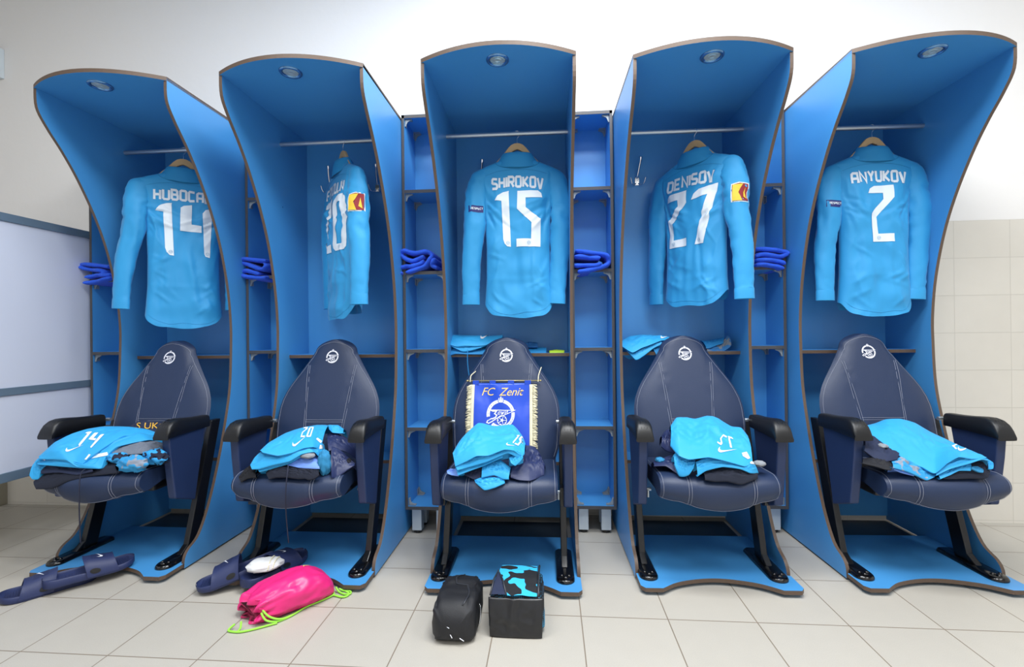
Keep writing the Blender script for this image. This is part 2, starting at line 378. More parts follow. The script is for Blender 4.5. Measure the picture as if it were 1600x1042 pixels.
def text2d(s, size, shear=0, align='CENTER', spacing=1.0):
    c = bpy.data.curves.new('txt', 'FONT'); c.body = s; c.size = size; c.shear = shear; c.align_x = align; c.space_character = spacing; c.resolution_u = 3
    o = bpy.data.objects.new('txt', c); COL.objects.link(o); bpy.context.view_layer.update()
    me = bpy.data.meshes.new_from_object(o); r = ([(v.co.x, v.co.y) for v in me.vertices], [list(p.vertices) for p in me.polygons])
    bpy.data.objects.remove(o); bpy.data.curves.remove(c); bpy.data.meshes.remove(me); return r
def xf(poly, s=1, dx=0, dy=0, rot=0, sx=1):
    c, q = math.cos(rot), math.sin(rot)
    def T(p): x, y = p[0]*s*sx, p[1]*s; return (x*c-y*q+dx, x*q+y*c+dy)
    if isinstance(poly, tuple): return ([T(p) for p in poly[0]], poly[1])
    return [T(p) for p in poly]
def arc_text(s, r, a0, a1, size, flip=False):
    out = []; n = len(s)
    for i, ch in enumerate(s):
        if ch == ' ': continue
        a = a0+(a1-a0)*(i/(n-1)); g = text2d(ch, size)
        rr = r-size*.36 if not flip else r+size*.36
        out.append(xf(g, 1, rr*math.cos(a), rr*math.sin(a), a-PI/2 if not flip else a+PI/2))
    return out
def arc_band(r0, r1, a0, a1, n=40):
    return ([(r*math.cos(a0+(a1-a0)*k/n), r*math.sin(a0+(a1-a0)*k/n)) for k in range(n+1) for r in (r0, r1)], [[2*k, 2*k+1, 2*k+3, 2*k+2] for k in range(n)])
def crest_polys(small=False):
    """round club crest, unit radius: ring, crown above, script word on a pointed flag line, ball below"""
    out = []; ri, ro = (.80, 1.0) if small else (.78, 1.0)
    out.append(arc_band(ri, ro, 1.80, 3.34)); out.append(arc_band(ri, ro, 3.98, 6.42)); out.append(arc_band(ri, ro, .26, 1.34))
    out += [[(-.15, .80), (.15, .80), (.15, .93), (-.15, .93)], [(-.19, .93), (-.09, .93), (-.11, 1.12), (-.15, 1.12)], [(-.06, .93), (.06, .93), (.04, 1.20), (-.04, 1.20)], [(.09, .93), (.19, .93), (.15, 1.12), (.11, 1.12)]]
    w = .085 if small else .065
    out.append(band([(-.72, .27), (1.02, .27), (-.30, -.30), (-.60, -.50), (-.84, -.62), (-.98, -.56), (-.92, -.44), (-.64, -.30)], w))
    out.append(band([(-.72, .27), (-.56, .20), (-.30, .20), (-.44, .02), (-.28, -.08), (-.38, -.24), (-.64, -.34)], w+.02))
    g = text2d('ени', .44, shear=.35); out.append(xf(g, 1, .12, -.02, .10))
    out.append(band(disc_poly(.33, 22, .10, -.42), .06 if small else .045, True)); out.append(disc_poly(.12, 5, .10, -.42))
    for k in range(5):
        a = 2*PI*k/5; out.append(band([(.10+.11*math.cos(a), -.42+.11*math.sin(a)), (.10+.32*math.cos(a), -.42+.32*math.sin(a))], .04))
        out.append([(.10+.32*math.cos(a+.63+d), -.42+.32*math.sin(a+.63+d)) for d in (-.25, .25)]+[(.10+.24*math.cos(a+.63), -.42+.24*math.sin(a+.63))])
    return out
CREST = crest_polys()
def seat_top_z(x, y):   # local seat surface, also used to rest clothes on
    s = (y+.46)/.36
    return .462+.012*math.sin(min(1, max(0, s))*PI*.5)-.022*max(0, 1-s*3)**2
def make_seat():
    t = empty('arm_seat', '', 'seat', (0, 0, 0), 0, 'padded navy arm seats in the locker stalls')
    # backrest: closed pad
    zs = [.43+.553*(1-(1-i/44)**1.6) for i in range(45)]; nx = 26; V = []; F = []
    for i, z in enumerate(zs):
        h = hw_back(z); h = max(h, .003)
        for j in range(nx+1):
            a = -1+2*j/nx; x = h*math.sin(a*PI/2); V.append((x, back_front(x, z), z))
    nb = len(V)
    for i, z in enumerate(zs):
        h = max(hw_back(z), .003)
        for j in range(nx+1):
            a = -1+2*j/nx; x = h*math.sin(a*PI/2); u = min(1, abs(x)/h); V.append((x, back_y(z)+.028-.028*u**4, z))
    for i in range(44):
        for j in range(nx):
            q = i*(nx+1)+j; F.append((q, q+1, q+nx+2, q+nx+1)); F.append((nb+q, nb+q+nx+1, nb+q+nx+2, nb+q+1))
    for i in range(44):
        for j in (0, nx):
            q = i*(nx+1)+j; F.append((q, q+nx+1, nb+q+nx+1, nb+q))
    for i in (0, 44):
        for j in range(nx):
            q = i*(nx+1)+j; F.append((q, nb+q, nb+q+1, q+1))
    bk = from_data('backrest', V, F, M_LEATHER, t, auto=50)
    # stitching: outline, twin rows either side, twin row across
    st = MB(); r = .00065; o = .0019
    def sline(pts): st.tube([(x, back_front(x, z)-o, z) for x, z in pts], r, 4)
    for s in (-1, 1):
        sline([(s*max(0, hw_back(z)-.011), z if z < .8 else .8+(z-.8)*.93) for z in [.46+.523*math.sin(i/70*PI/2) for i in range(71)]])
        for dx in (-.0045, .0045):
            sline([(s*(.096+dx+.020*(z-.65)/.22), z) for z in [.46+.40*i/60 for i in range(61)]])
    for z in (.604, .613): sline([(-.090+.18*i/12, z) for i in range(13)])
    st.build('stitching', M_STITCH, bk)
    decal('embroidered_crest', crest_polys(True), lambda x, y: (x*.030, back_front(x*.030, .900+y*.030)-.0016, .900+y*.030), M_CREST, bk, grid=.4, label='white embroidered round crest')
    # seat cushion
    NU, NS = 40, 36; V = []; F = []
    for i in range(NU+1):
        u = -1+2*i/NU; x = .222*math.sin(u*PI/2)
        cx = abs(x)/.222; end = (1-cx**6)
        yf = -.452-.022*max(0, 1-(abs(x)/.12)**2)**.7*0.6+.018*cx**4
        zb = .352-.026*max(0, 1-(x/.15)**2)+.004*cx; zt = .460-.005*(1-cx**2)
        groove = .0035*math.exp(-((abs(x)-.118)/.005)**2)
        sec = smooth_path([(-.085, zt-.006, 0), (-.20, zt-.004, 0), (-.33, zt, 0), (yf+.045, zt-.001, 0), (yf+.010, zt-.022, 0), (yf, zt-.055, 0), (yf+.012, zb+.022, 0), (yf+.045, zb, 0), (-.30, zb-.002+.03*(1-max(0, 1-(x/.15)**2)), 0), (-.16, .375, 0), (-.085, .40, 0)], 4)[:NS+5]
        cy, cz = -.27, .415
        for p in sec:
            k = 1-.10*(1-end)-.0; d = Vector((p.x-cy, p.y-cz)); l = d.length; g = groove if p.x < -.1 else 0
            d = d*(1-g/max(l, .01)); kk = (1-.22*(cx**8)) ; V.append((x, cy+d.x*(1-.05*cx**8), cz+d.y*kk))
    ns = len(V)//(NU+1)
    for i in range(NU):
        for j in range(ns):
            k = (j+1) % ns; F.append((i*ns+j, i*ns+k, (i+1)*ns+k, (i+1)*ns+j))
    F += [tuple(range(ns)), tuple(range(NU*ns, NU*ns+ns))]
    sc = from_data('seat_cushion', V, F, M_LEATHER, t, auto=55)
    st = MB()
    def seam(i, j0, j1, off=.001):
        pts = []
        for j in range(j0, j1):
            x, y, z = V[i*ns+j]; d = Vector((y+.27, z-.415)).normalized(); pts.append((x, y+d.x*off, z+d.y*off))
        st.tube(pts, r, 4)
    xs = [V[i*ns][0] for i in range(NU+1)]
    for tgt in (-.213, -.123, -.113, .113, .123, .213):
        i = min(range(NU+1), key=lambda q: abs(xs[q]-tgt))
        if abs(tgt) < .2:   # between two columns: interpolate
            k = max(q for q in range(NU) if xs[q] <= tgt); f = (tgt-xs[k])/(xs[k+1]-xs[k]); pts = []
            for j in range(2, 29):
                a = Vector(V[k*ns+j]); c = Vector(V[(k+1)*ns+j]); p = a.lerp(c, f); d = Vector((p.y+.27, p.z-.415)).normalized(); pts.append((p.x, p.y+d.x*.0015, p.z+d.y*.0015))
            st.tube(pts, r, 4)
        else: seam(i, 2, 29, .0015)
    pts = []
    for i in range(2, NU-1):
        x, y, z = V[i*ns+26]; pts.append((x, y-.001, z-.001))
    st.tube(pts, r, 4); st.build('stitching', M_STITCH, sc)
    b = MB(); b.box(-.20, .20, -.33, -.10, .345, .40); b.build('seat_pan', M_BLACK, t, bevel=.01)
    for s in (-1, 1):
        # foot: long rounded plate with a domed front
        pts = []; n = 20
        for k in range(n+1): a = PI+PI*k/n; pts.append((s*.25+.0365*math.cos(a), -.332+.0365*math.sin(a)))
        pts += [(s*.25+.0365, -.10), (s*.25+.026, -.088), (s*.25-.026, -.088), (s*.25-.0365, -.10)]
        rg = []
        for sc_, z in ((1, .030), (1, .036), (.93, .042), (.82, .0455)):
            rg.append([(s*.25+(x-s*.25)*sc_, -.21+(y+.21)*(1-(1-sc_)*.3), z) for x, y in pts])
        b = MB(); b.rings(rg); ft = b.build('foot', M_FOOT, t, auto=60)
        b = MB()
        for dx, dy, rr in ((0, -.342, .011), (-.014, -.330, .008), (.014, -.330, .008)):
            b.lathe([(rr, .044), (rr*.95, .048), (rr*.6, .0515), (.0005, .053)], 14, Matrix.Translation((s*.25+dx, dy, 0)))
        b.build('bolt', M_FOOT, ft, smooth=True)
        # leaning post
        b = MB(); x0, x1 = s*.25-.013, s*.25+.013
        P = [(-.228, .044), (-.160, .044), (-.004, .600), (-.062, .600)]
        b.prism(P, 0, x0, x1); b.prism([(-.262, .044), (-.228, .044), (-.218, .075)], 0, x0, x1); b.build('post', M_BLACK, t, bevel=.003)
        # covered side panel and arm cap
        b = MB(); b.prism([(-.345, .585), (-.338, .50), (-.325, .40), (-.312, .310), (-.200, .268), (-.135, .585)], 0, s*.266-.018, s*.266+.018); b.build('side_cover', M_VINYL, t, bevel=.006, seg=3)
        b = MB(); b.box(s*.25-.016, s*.25+.010, -.262, -.218, .29, .37); b.build('hinge_plate', M_BLACK, t, bevel=.003)
        b = MB(); rg = []
        prof = [(-.115, .580, .636, .028), (-.17, .580, .638, .029), (-.22, .580, .642, .030), (-.275, .578, .649, .032), (-.305, .577, .650, .033), (-.330, .576, .645, .0335), (-.348, .575, .632, .0335), (-.359, .573, .614, .0335), (-.367, .571, .592, .0345)]
        for y, z0, z1, hw in prof:
            ring = []
            for k in range(16):
                a = 2*PI*k/16; ca, sa = math.cos(a), math.sin(a); ex = .45
                px = math.copysign(abs(ca)**ex, ca)*hw*(1-.12*max(0, sa)); pz = (z0+z1)/2+math.copysign(abs(sa)**(ex if sa > 0 else .2), sa)*(z1-z0)/2
                ring.append((s*.264+px, y, pz))
            rg.append(ring)
        b.rings(rg); ac = b.build('armrest', M_PLAST, t, auto=50)
        b = MB()
        for dx in (-.011, 0, .011): b.tube([(s*.264+dx, -.308, .649), (s*.264+dx, -.333, .643), (s*.264+dx*1.05, -.351, .626), (s*.264+dx*1.1, -.362, .602)], .0013, 6)
        b.build('ridge', M_PLAST, ac, smooth=True)
        b = MB(); b.tube([(s*.246, -.10, .61), (s*.226, -.10, .61)], .008, 12); b.build('bolt', M_ALU, t, auto=40)
        b = MB(); b.tube([(s*.246, -.235, .345), (s*.215, -.235, .345)], .007, 12); b.build('bolt', M_ALU, t, auto=40)
        b = MB(); b.tube([(s*.230, -.25, .318), (s*.230, -.25, .345)], .005, 10); b.build('bolt', M_ALU, t, auto=40)
    return t
seat0 = make_seat()
SEATL = ['navy padded arm seat at the far left, holding shorts numbered 14',
         'navy padded arm seat second from the left, holding shorts numbered 20',
         'navy padded arm seat in the middle with the club pennant on its backrest',
         'navy padded arm seat second from the right, holding crumpled shorts numbered 27',
         'navy padded arm seat at the far right beside the tiled wall']
seats = []
for i, (x, y, r) in enumerate(STALLS):
    if i == 0: seat0.location = (x-.008, y, 0); seat0.rotation_euler = (0, 0, r); seat0['label'] = SEATL[0]; seats.append(seat0)
    else: seats.append(dup(seat0, (x-.008, y, 0), r, SEATL[i]))
# ---------------------------------------------------------------- hanging shirts
M_SHIRT = mat('cyan_jersey_fabric', '2a97d3', .62, bump=(900, .12, 2), sheen=.15)
M_RIB = mat('cyan_rib_collar', '278fc9', .7, bump=(1200, .2, 2))
M_SEAM = mat('jersey_seam', '2281b8', .7)
M_PRINT = mat('white_print', 'dfe9f2', .5)
M_ARMP = mat('navy_patch', '20266e', .6); M_BRED = mat('dark_red_badge', '8c1f28', .6); M_BYEL = mat('yellow_badge', 'e8c23a', .6)
def digit(ch):
    """angular shirt numerals, height 1; returns polygons and width"""
    D = {
     '1': ([[(0, .84), (.06, .93), (.16, .98), (.26, 1.0), (.255, .97), (.285, 0), (.22, .01), (.175, .06), (.15, .14), (.125, .82)]], .285),
     '2': ([[(0, .86), (.03, .94), (.10, .985), (.43, 1.0), (.43, .78), (.14, .44), (.155, .14), (.43, .145), (.43, .0), (.06, 0), (.04, .50), (.255, .75), (.255, .86)]], .43),
     '5': ([[(.025, 1.0), (.39, 1.0), (.45, .955), (.467, .87), (.17, .87), (.17, .69), (.435, .49), (.425, 0), (0, 0), (0, .14), (.26, .14), (.27, .42), (.015, .67)]], .467),
     '7': ([[(0, .80), (.05, .90), (.14, .965), (.47, 1.0), (.46, .93), (.23, 0), (.06, 0), (.30, .84)]], .47),
     '4': ([[(0, .48), (.01, .93), (.06, .97), (.19, 1.0), (.18, .62), (.34, .61), (.34, .48)], [(.36, .86), (.41, .93), (.50, .96), (.52, .96), (.47, 0), (.40, .02), (.38, .07)]], .52),
     '0': (None, .44)}
    if ch == '0':
        o = [(.10, 0), (.40, 0), (.44, .05), (.44, .94), (.38, 1.0), (.12, 1.0), (.03, .93), (0, .84), (0, .14), (.03, .05)]
        i = [(.155, .12), (.30, .12), (.305, .13), (.31, .86), (.30, .87), (.20, .87), (.17, .84), (.165, .82), (.15, .16), (.15, .13)]
        return [(o+i, [[k, (k+1) % 10, 10+(k+1) % 10, 10+k] for k in range(10)])], .44
    return D[ch]
LET = {'A': [[(0, 0), (0, .88), (.12, 1), (.5, 1), (.5, 0)], [(0, .45), (.5, .45)]], 'B': [[(0, .02), (0, 1), (.36, 1), (.46, .88), (.46, .6), (.38, .52), (.5, .42), (.5, .1), (.4, 0), (0, .0)], [(0, .52), (.38, .52)]],
 'C': [[(.5, .95), (.1, 1), (0, .88), (0, .1), (.1, 0), (.5, .05)]], 'D': [[(0, .0), (0, 1), (.38, 1), (.5, .86), (.5, .14), (.38, 0), (0, 0)]], 'E': [[(.48, 1), (0, 1), (0, 0), (.48, 0)], [(0, .5), (.4, .5)]],
 'F': [[(.48, 1), (0, 1), (0, 0)], [(0, .5), (.4, .5)]], 'H': [[(0, 0), (0, 1)], [(.5, 0), (.5, 1)], [(0, .5), (.5, .5)]], 'I': [[(0, 0), (0, 1)]], 'K': [[(0, 0), (0, 1)], [(.48, 1), (.08, .5), (.5, 0)]],
 'L': [[(0, 1), (0, 0), (.46, 0)]], 'N': [[(0, 0), (0, 1), (.5, 0), (.5, 1)]], 'O': [[(.08, 0), (0, .1), (0, .9), (.08, 1), (.42, 1), (.5, .9), (.5, .1), (.42, 0), (.08, 0)]],
 'R': [[(0, 0), (0, 1), (.4, 1), (.5, .9), (.5, .58), (.42, .48), (.05, .48)], [(.25, .48), (.5, 0)]], 'S': [[(.5, .95), (.08, 1), (0, .9), (0, .6), (.1, .52), (.42, .46), (.5, .36), (.5, .1), (.42, 0), (0, .05)]],
 'U': [[(0, 1), (0, .1), (.1, 0), (.4, 0), (.5, .1), (.5, 1)]], 'V': [[(0, 1), (.22, 0), (.30, 0), (.52, 1)]], 'Y': [[(0, 1), (.25, .48), (.5, 1)], [(.25, .5), (.25, 0)]], 'Z': [[(0, 1), (.5, 1), (0, 0), (.5, 0)]],
 'P': [[(0, 0), (0, 1), (.4, 1), (.5, .9), (.5, .55), (.42, .45), (.05, .45)]], 'T': [[(0, 1), (.5, 1)], [(.25, 1), (.25, 0)]]}
def word(s, h, wl=.21, arch=0):
    W = sum((.22 if c == 'I' else .74) for c in s)-.24; out = []; x = 0
    for c in s:
        cx = x+(0 if c == 'I' else .25)-W/2
        for ln in LET[c]:
            out.append(xf(band([(x-W/2+p[0], p[1]*(1-wl)+wl/2) for p in ln], wl), h, 0, -arch*(cx/ (W/2))**2))
        x += .22 if c == 'I' else .74
    return out, W*h
def number(s, h, gap=.10):
    ps = [digit(c) for c in s]; W = sum(p[1] for p in ps)+gap*(len(ps)-1); x = -W/2; out = []
    for pl, w in ps:
        out += [xf(p, h, x*h, 0) for p in pl]; x += w+gap
    return out
def swoosh():
    lo = [(.50, .22), (.20, .085), (-.05, -.030), (-.20, -.100), (-.32, -.150), (-.41, -.150), (-.475, -.095), (-.485, -.010), (-.45, .080), (-.39, .165)]
    hi = [(-.405, .085), (-.40, .030), (-.365, -.010), (-.30, -.022), (-.20, -.008), (.0, .055), (.25, .140)]
    L = lo+hi; m = len(lo); n = len(L)
    prs = [(0, n-1), (1, n-2), (2, n-3), (3, n-4), (4, n-5), (5, n-5), (6, n-6), (7, n-7), (8, n-7), (9, n-7)]
    fs = []
    for (a, b_), (c, d) in zip(prs, prs[1:]):
        f = [a, c, d] if b_ == d else [a, c, d, b_]
        fs.append([i for k, i in enumerate(f) if i not in f[:k]])
    return [(L, [f for f in fs if len(f) > 2])]
def shirt_dims(z):
    P = [(-.124, .070), (-.140, .108), (-.158, .155), (-.175, .190), (-.200, .196), (-.26, .184), (-.34, .166), (-.42, .155), (-.55, .150), (-.70, .152), (-.86, .164)]
    for (a, wa), (c, wc) in zip(P, P[1:]):
        if z >= c: return wa+(wc-wa)*(a-min(z, a))/(a-c)
    return P[-1][1]
def make_shirt(label, name_txt, num, x, y, rz, seed, patch, drop=0, sway=0, hem_fold=0, twist=(0, 0), splay=(0, 0)):
    t = empty('football_shirt', label, 'shirt', (x, y, 1.953), rz, 'cyan long sleeved shirts hanging in the stalls')
    def depth(z): return .030+.022*min(1, (-.12-z)/.25)
    rc = random.Random(seed*31+5); CR = []
    for sd in (-1, 1):
        for _ in range(9):      # creases fanning out from the armpits
            x0 = sd*(.150+rc.uniform(-.01, .01)); z0 = -.34+rc.uniform(-.05, .03); an = rc.uniform(-1.45, -.15); L_ = rc.uniform(.07, .20)
            CR.append((x0, z0, -sd*math.cos(an), math.sin(an), L_, rc.uniform(.005, .010), rc.uniform(.004, .009)*rc.choice((1, -1, 1))))
        for _ in range(5):      # pulls from the shoulder
            x0 = sd*rc.uniform(.10, .18); z0 = -.20-rc.uniform(0, .03); an = rc.uniform(-1.5, -.5); CR.append((x0, z0, -sd*math.cos(an)*.5, math.sin(an), rc.uniform(.06, .13), .007, rc.uniform(.003, .005)))
        for _ in range(6):      # drags near the hem and flank
            x0 = sd*rc.uniform(.10, .15); z0 = rc.uniform(-.82, -.52); an = rc.uniform(.2, 1.3)*rc.choice((1, -1)); CR.append((x0, z0, -sd*math.cos(an), math.sin(an), rc.uniform(.05, .14), rc.uniform(.005, .011), rc.uniform(.003, .007)))
    for _ in range(5):          # long vertical folds
        CR.append((rc.uniform(-.12, .12), rc.uniform(-.62, -.45), rc.uniform(-.12, .12), -1, rc.uniform(.2, .38), rc.uniform(.010, .022), rc.uniform(.004, .008)*rc.choice((1, -1))))
    def creases(px, z):
        w = 0
        for x0, z0, dx, dz, L_, wd, am in CR:
            t_ = ((px-x0)*dx+(z-z0)*dz)/L_
            if t_ < -.15 or t_ > 1.15: continue
            d = abs((px-x0)*dz-(z-z0)*dx)
            if d > wd*3: continue
            w += am*math.exp(-(d/wd)**2)*max(0, math.sin(PI*min(1, max(0, t_*.85+.12))))
        return w
    def wr(px, z, side=0):
        q = seed*7.3; a = min(1, max(0, (-.20-z)/.12)); w = 0
        w += .013*nz(px*9+q, z*1.8, side)*a                                  # long soft hanging folds
        w += .010*nz(px*5+z*9+q, z*7-px*7, 3.1+side)*a                         # diagonal drag
        w += .004*nz(px*30+q, z*9+side, q)*a
        w += .006*(1-abs(nz(px*7+z*5+q, z*3.2-px*3, 9.1+side))*3.2)*a*min(1, .35+abs(px)*7)
        w += .0045*(1-abs(nz(px*16-z*7+q, z*6+px*8, 4.4+side))*3)*a*min(1, abs(px)*8)
        w -= .014*math.exp(-((abs(px)-.145)/.03)**2-((z+.36)/.07)**2)*(1+nz(z*40, q))   # armpit creases
        w += .006*math.exp(-((z+.70)/.012)**2)*.35+(creases(px, z) if side == 0 else 0)                              # seam across the lower back
        return w
    def back(px, z):
        a = shirt_dims(z); u = min(1, abs(px)/a)
        return Vector((px, -depth(z)*(1-u**2.6)**(1/2.2)-wr(px, z)*(1-u**6), z))
    NA, NZ = 144, 110; V = []; F = []
    for i in range(NZ+1):
        f = i/NZ
        for k in range(NA):
            an = 2*PI*k/NA; c, s_ = math.cos(an), math.sin(an); backside = s_ < 0
            zt = -.124; zb = -.855+drop-(.022*(1-abs(c)**3) if backside else -.012*(1-abs(c)**2)) + .045*abs(c)**5 + .010*nz(c*2+seed, s_*2, 1.7)
            if f < .25: z = zt+(-.205-zt)*(f/.25)
            else: z = -.205+(zb+.205)*((f-.25)/.75)
            a = shirt_dims(z); px = a*math.copysign(abs(c)**.8, c); u = min(1, abs(px)/a); d = depth(z)*(1-u**2.6)**(1/2.2)
            yy = -d-wr(px, z)*(1-u**6) if backside else d*.9+wr(px, z, 5)*(1-u**6)
            fl = max(0, (-.80-z)/.06); V.append((px*(1+.02*fl*nz(seed, an)), yy+hem_fold*fl*.02*(1 if backside else 0), z))
    for i in range(NZ):
        for k in range(NA):
            F.append((i*NA+k, i*NA+(k+1) % NA, (i+1)*NA+(k+1) % NA, (i+1)*NA+k))
    F.append(tuple(range(NA)))
    body = from_data('body', V, F, M_SHIRT, t, auto=70)
    # collar
    b = MB(); rg = []
    for z, a, d in ((-.146, .118, .050), (-.132, .100, .050), (-.114, .082, .047), (-.096, .070, .043), (-.093, .066, .040), (-.108, .066, .038)):
        rg.append([(a*math.cos(2*PI*k/40), -d*math.sin(2*PI*k/40)*1.0+.004, z+(.016 if math.sin(2*PI*k/40) > 0 else -.02)*abs(math.sin(2*PI*k/40))*0-(.028*max(0, math.sin(2*PI*k/40))*(1 if z < -.12 else .25))-.03*max(0, -math.sin(2*PI*k/40))) for k in range(40)])
    b.rings(rg, cap=False); b.build('collar', M_RIB, t, auto=60)
    # seams: collar, yoke, hem
    b = MB(); pts = []
    for k in range(21):
        an = PI*k/20; px = .104*math.cos(an); z = -.142-.036*math.sin(an); p = back(px, z); pts.append((p.x, p.y-.001, p.z))
    b.tube(pts, .0009, 5); pts = []
    for k in range(25):
        px = -.150+.300*k/24; z = -.196+.014*(1-(px/.15)**2)-.012*abs(px/.15)**3; p = back(px, z); pts.append((p.x, p.y-.0008, p.z))
    b.tube(pts, .0006, 5); b.build('stitching', M_SEAM, body)
    b = MB()
    for k in range(1): 
        pts = []
        for j in range(31):
            c = -1+2*j/30; px = shirt_dims(-.83)*.97*c; z = -.838+drop-.020*(1-abs(c)**3)+.045*abs(c)**5+.012*nz(c*2+seed, 0, 1.7); p = back(px, z); pts.append((p.x, p.y-.0008, p.z))
        b.tube(pts, .0005, 5)
    b.build('hem_stitching', M_SEAM, body)
    # sleeves
    for s, sx, sy in ((-1, sway, 0), (1, sway, 0)):
        path = smooth_path([(s*.135, 0, -.192), (s*.172, 0, -.222), (s*.196, -.002, -.30), (s*(.203+.006*nz(seed, s)), -.006, -.42), (s*(.214+.02*nz(seed+3, s)+.5*splay[s > 0]), -.004, -.56), (s*(.216+.03*nz(seed+5, s)+.85*splay[s > 0]), -.010, -.68), (s*(.216+.035*nz(seed+5, s)+splay[s > 0]), -.012, -.765)], 8)
        n = len(path); rg = []
        for i, p in enumerate(path):
            f = i/(n-1); w = .030+.034*min(1, f/.16) if f < .16 else .064-.019*(f-.16)/.84; w += .002*nz(f*9+seed*3, s*4); d = .022+.014*math.sin(PI*min(1, f*1.1))
            tng = (path[min(n-1, i+1)]-path[max(0, i-1)]).normalized(); ax = tng.cross(Vector((0, 1, 0))).normalized()
            tw = twist[s > 0]*min(1, max(0, (f-.12)/.3)); Yv = Vector((0, 1, 0)); A1 = ax*math.cos(tw)+Yv*math.sin(tw); A2 = -ax*math.sin(tw)+Yv*math.cos(tw)
            ring = []
            for k in range(28):
                an = 2*PI*k/28; q = Vector((math.cos(an), math.sin(an)))
                wv = 1+.06*nz(math.cos(an)*1.3+seed*2, f*11+s, math.sin(an)*1.5)+.05*nz(an*2, f*26, seed)+.12*(1-abs(nz(f*13+seed, an*.9, s*3))*3)*(.35+math.exp(-((f-.45)/.15)**2))
                ring.append(p+A1*q.x*w*.86*wv+A2*q.y*d*wv)
            rg.append(ring)
        b = MB(); b.rings(rg, cap=False); sl = b.build('sleeve', M_SHIRT, t, auto=70)
        # cuff
        p0 = path[-1]; tng = (path[-1]-path[-3]).normalized(); ax = tng.cross(Vector((0, 1, 0))).normalized(); rg = []
        for dz, w, d in ((-.001, .0395, .0225), (.004, .041, .023), (.03, .0415, .022), (.047, .042, .021), (.048, .039, .018), (.030, .038, .017)):
            rg.append([p0+tng*dz+A1*math.cos(2*PI*k/28)*w+A2*math.sin(2*PI*k/28)*d for k in range(28)])
        b = MB(); b.rings(rg, cap=False); b.build('cuff', M_SHIRT, sl, auto=60)
        if s == patch[0]:
            from mathutils.bvhtree import BVHTree
            tree = BVHTree.FromPolygons([v.co.copy() for v in sl.data.vertices], [tuple(p_.vertices) for p_ in sl.data.polygons])
            def snap(org, dr, off):
                hit = tree.ray_cast(org, dr)
                return (hit[0]-dr*off) if hit[0] is not None else org+dr*.16
            i0 = int(n*.30); c = path[i0]+Vector((0, 0, -.085)); w0 = .064*.82
            def onsleeve(px, pz, c=c, s=s):
                return snap(Vector((c.x+px, c.y-.2, c.z+pz)), Vector((0, 1, 0)), .0012)
            if patch[1] == 'respect':
                decal('armband_patch', [[(-.040, -.016), (.030, -.020), (.030, .012), (-.040, .016)]], onsleeve, M_ARMP, sl, label='small navy sleeve patch')
                wd, _ = word('RESPECT', .011, .2); decal('patch_lettering', [xf(p, 1, 0, -.006, -.04) for p in wd], lambda a, c_: onsleeve(a, c_)+Vector((0, -.0008, 0)), M_PRINT, sl)
            else:
                a0 = 1.0
                def side(px, pz, c=c, s=s, lay=.0014):
                    th = a0+px/.046; d_ = Vector((-s*math.sin(th), math.cos(th), 0)); return snap(Vector((c.x, c.y, c.z+pz+.01))-d_*.2, d_, lay)
                decal('sleeve_badge', [[(-.036, -.042), (.036, -.042), (.038, .040), (0, .046), (-.038, .040)]], side, M_PRINT, sl, label='red and yellow sleeve badge')
                decal('badge_field', [[(-.031, -.037), (.031, -.037), (.033, .036), (0, .041), (-.033, .036)]], lambda a, c_: side(a, c_, lay=.0030), M_BRED, sl)
                decal('badge_mark', [[(-.031, -.037), (.004, -.037), (-.008, .0), (.012, .037), (-.030, .035)], [(.012, -.02), (.026, -.03), (.02, .02)]], lambda a, c_: side(a, c_, lay=.0046), M_BYEL, sl)
    NB = number(num, .262); zc = -.548
    decal('number_print', NB, lambda a, c_: back(a+.004, zc+c_)+Vector((0, -.0022, 0)), M_PRINT, t, grid=.006)
    wd, _ = word(name_txt, .060, .20, .010)
    wsc = min(1, .235/_ if _ else 1)
    decal('name_print', [xf(p, 1, 0, 0, 0, wsc) for p in wd], lambda a, c_: back(a, -.272+c_)+Vector((0, -.0022, 0)), M_PRINT, t, grid=.006)
    tot = sum(digit(c)[1] for c in num)+.1*(len(num)-1); xx = -tot/2; cp = []
    for c in num:
        w = digit(c)[1]; cxp = (xx+{'1': .235, '2': .16, '5': .22, '7': .145, '4': .435, '0': .23}[c])*.262+.004
        cp.append(band(disc_poly(.0075, 16, cxp, .018), .0012, True)); cp.append(band([(cxp-.006, .019), (cxp+.006, .020), (cxp-.002, .014)], .0012)); xx += w+.1
    decal('number_crest', cp, lambda a, c_: back(a, zc+c_)+Vector((0, -.0032, 0)), MATS['number_mark'], t, grid=.006)
    # hanger, its own thing
    h = empty('wooden_hanger', 'pale wooden hanger with chrome hook '+{'14': 'half hidden in the far left stall', '20': 'turned edge-on in the second stall from the left', '15': 'seen square-on in the middle stall', '27': 'turned half away in the fourth stall from the left', '2': 'seen square-on in the rightmost stall'}[num], 'hanger', (x, y, 1.953), rz, 'wooden hangers on the stall rails')
    up = [(0, -.046), (.012, -.047), (.028, -.054), (.042, -.068), (.058, -.088), (.075, -.108), (.11, -.146), (.15, -.178), (.172, -.192)]
    lo = [(.170, -.202), (.148, -.190), (.11, -.160), (.075, -.128), (.055, -.112), (.035, -.096), (.016, -.083), (0, -.076)]
    b = MB(); poly = up+lo; poly = poly+[(-px, pz) for px, pz in reversed(poly[1:-1])]
    b.prism(poly, 1, -.007, .007); b.build('hanger_body', M_WOOD, h, bevel=.003)
    pts = [(0, 0, -.048), (0, 0, -.030), (.003, 0, -.020)]+[(.0-.0145*math.cos(a)*1, 0, .0+.0145*math.sin(a)) for a in [(-.6+PI+3.9*k/14)*-1+PI for k in range(15)]]
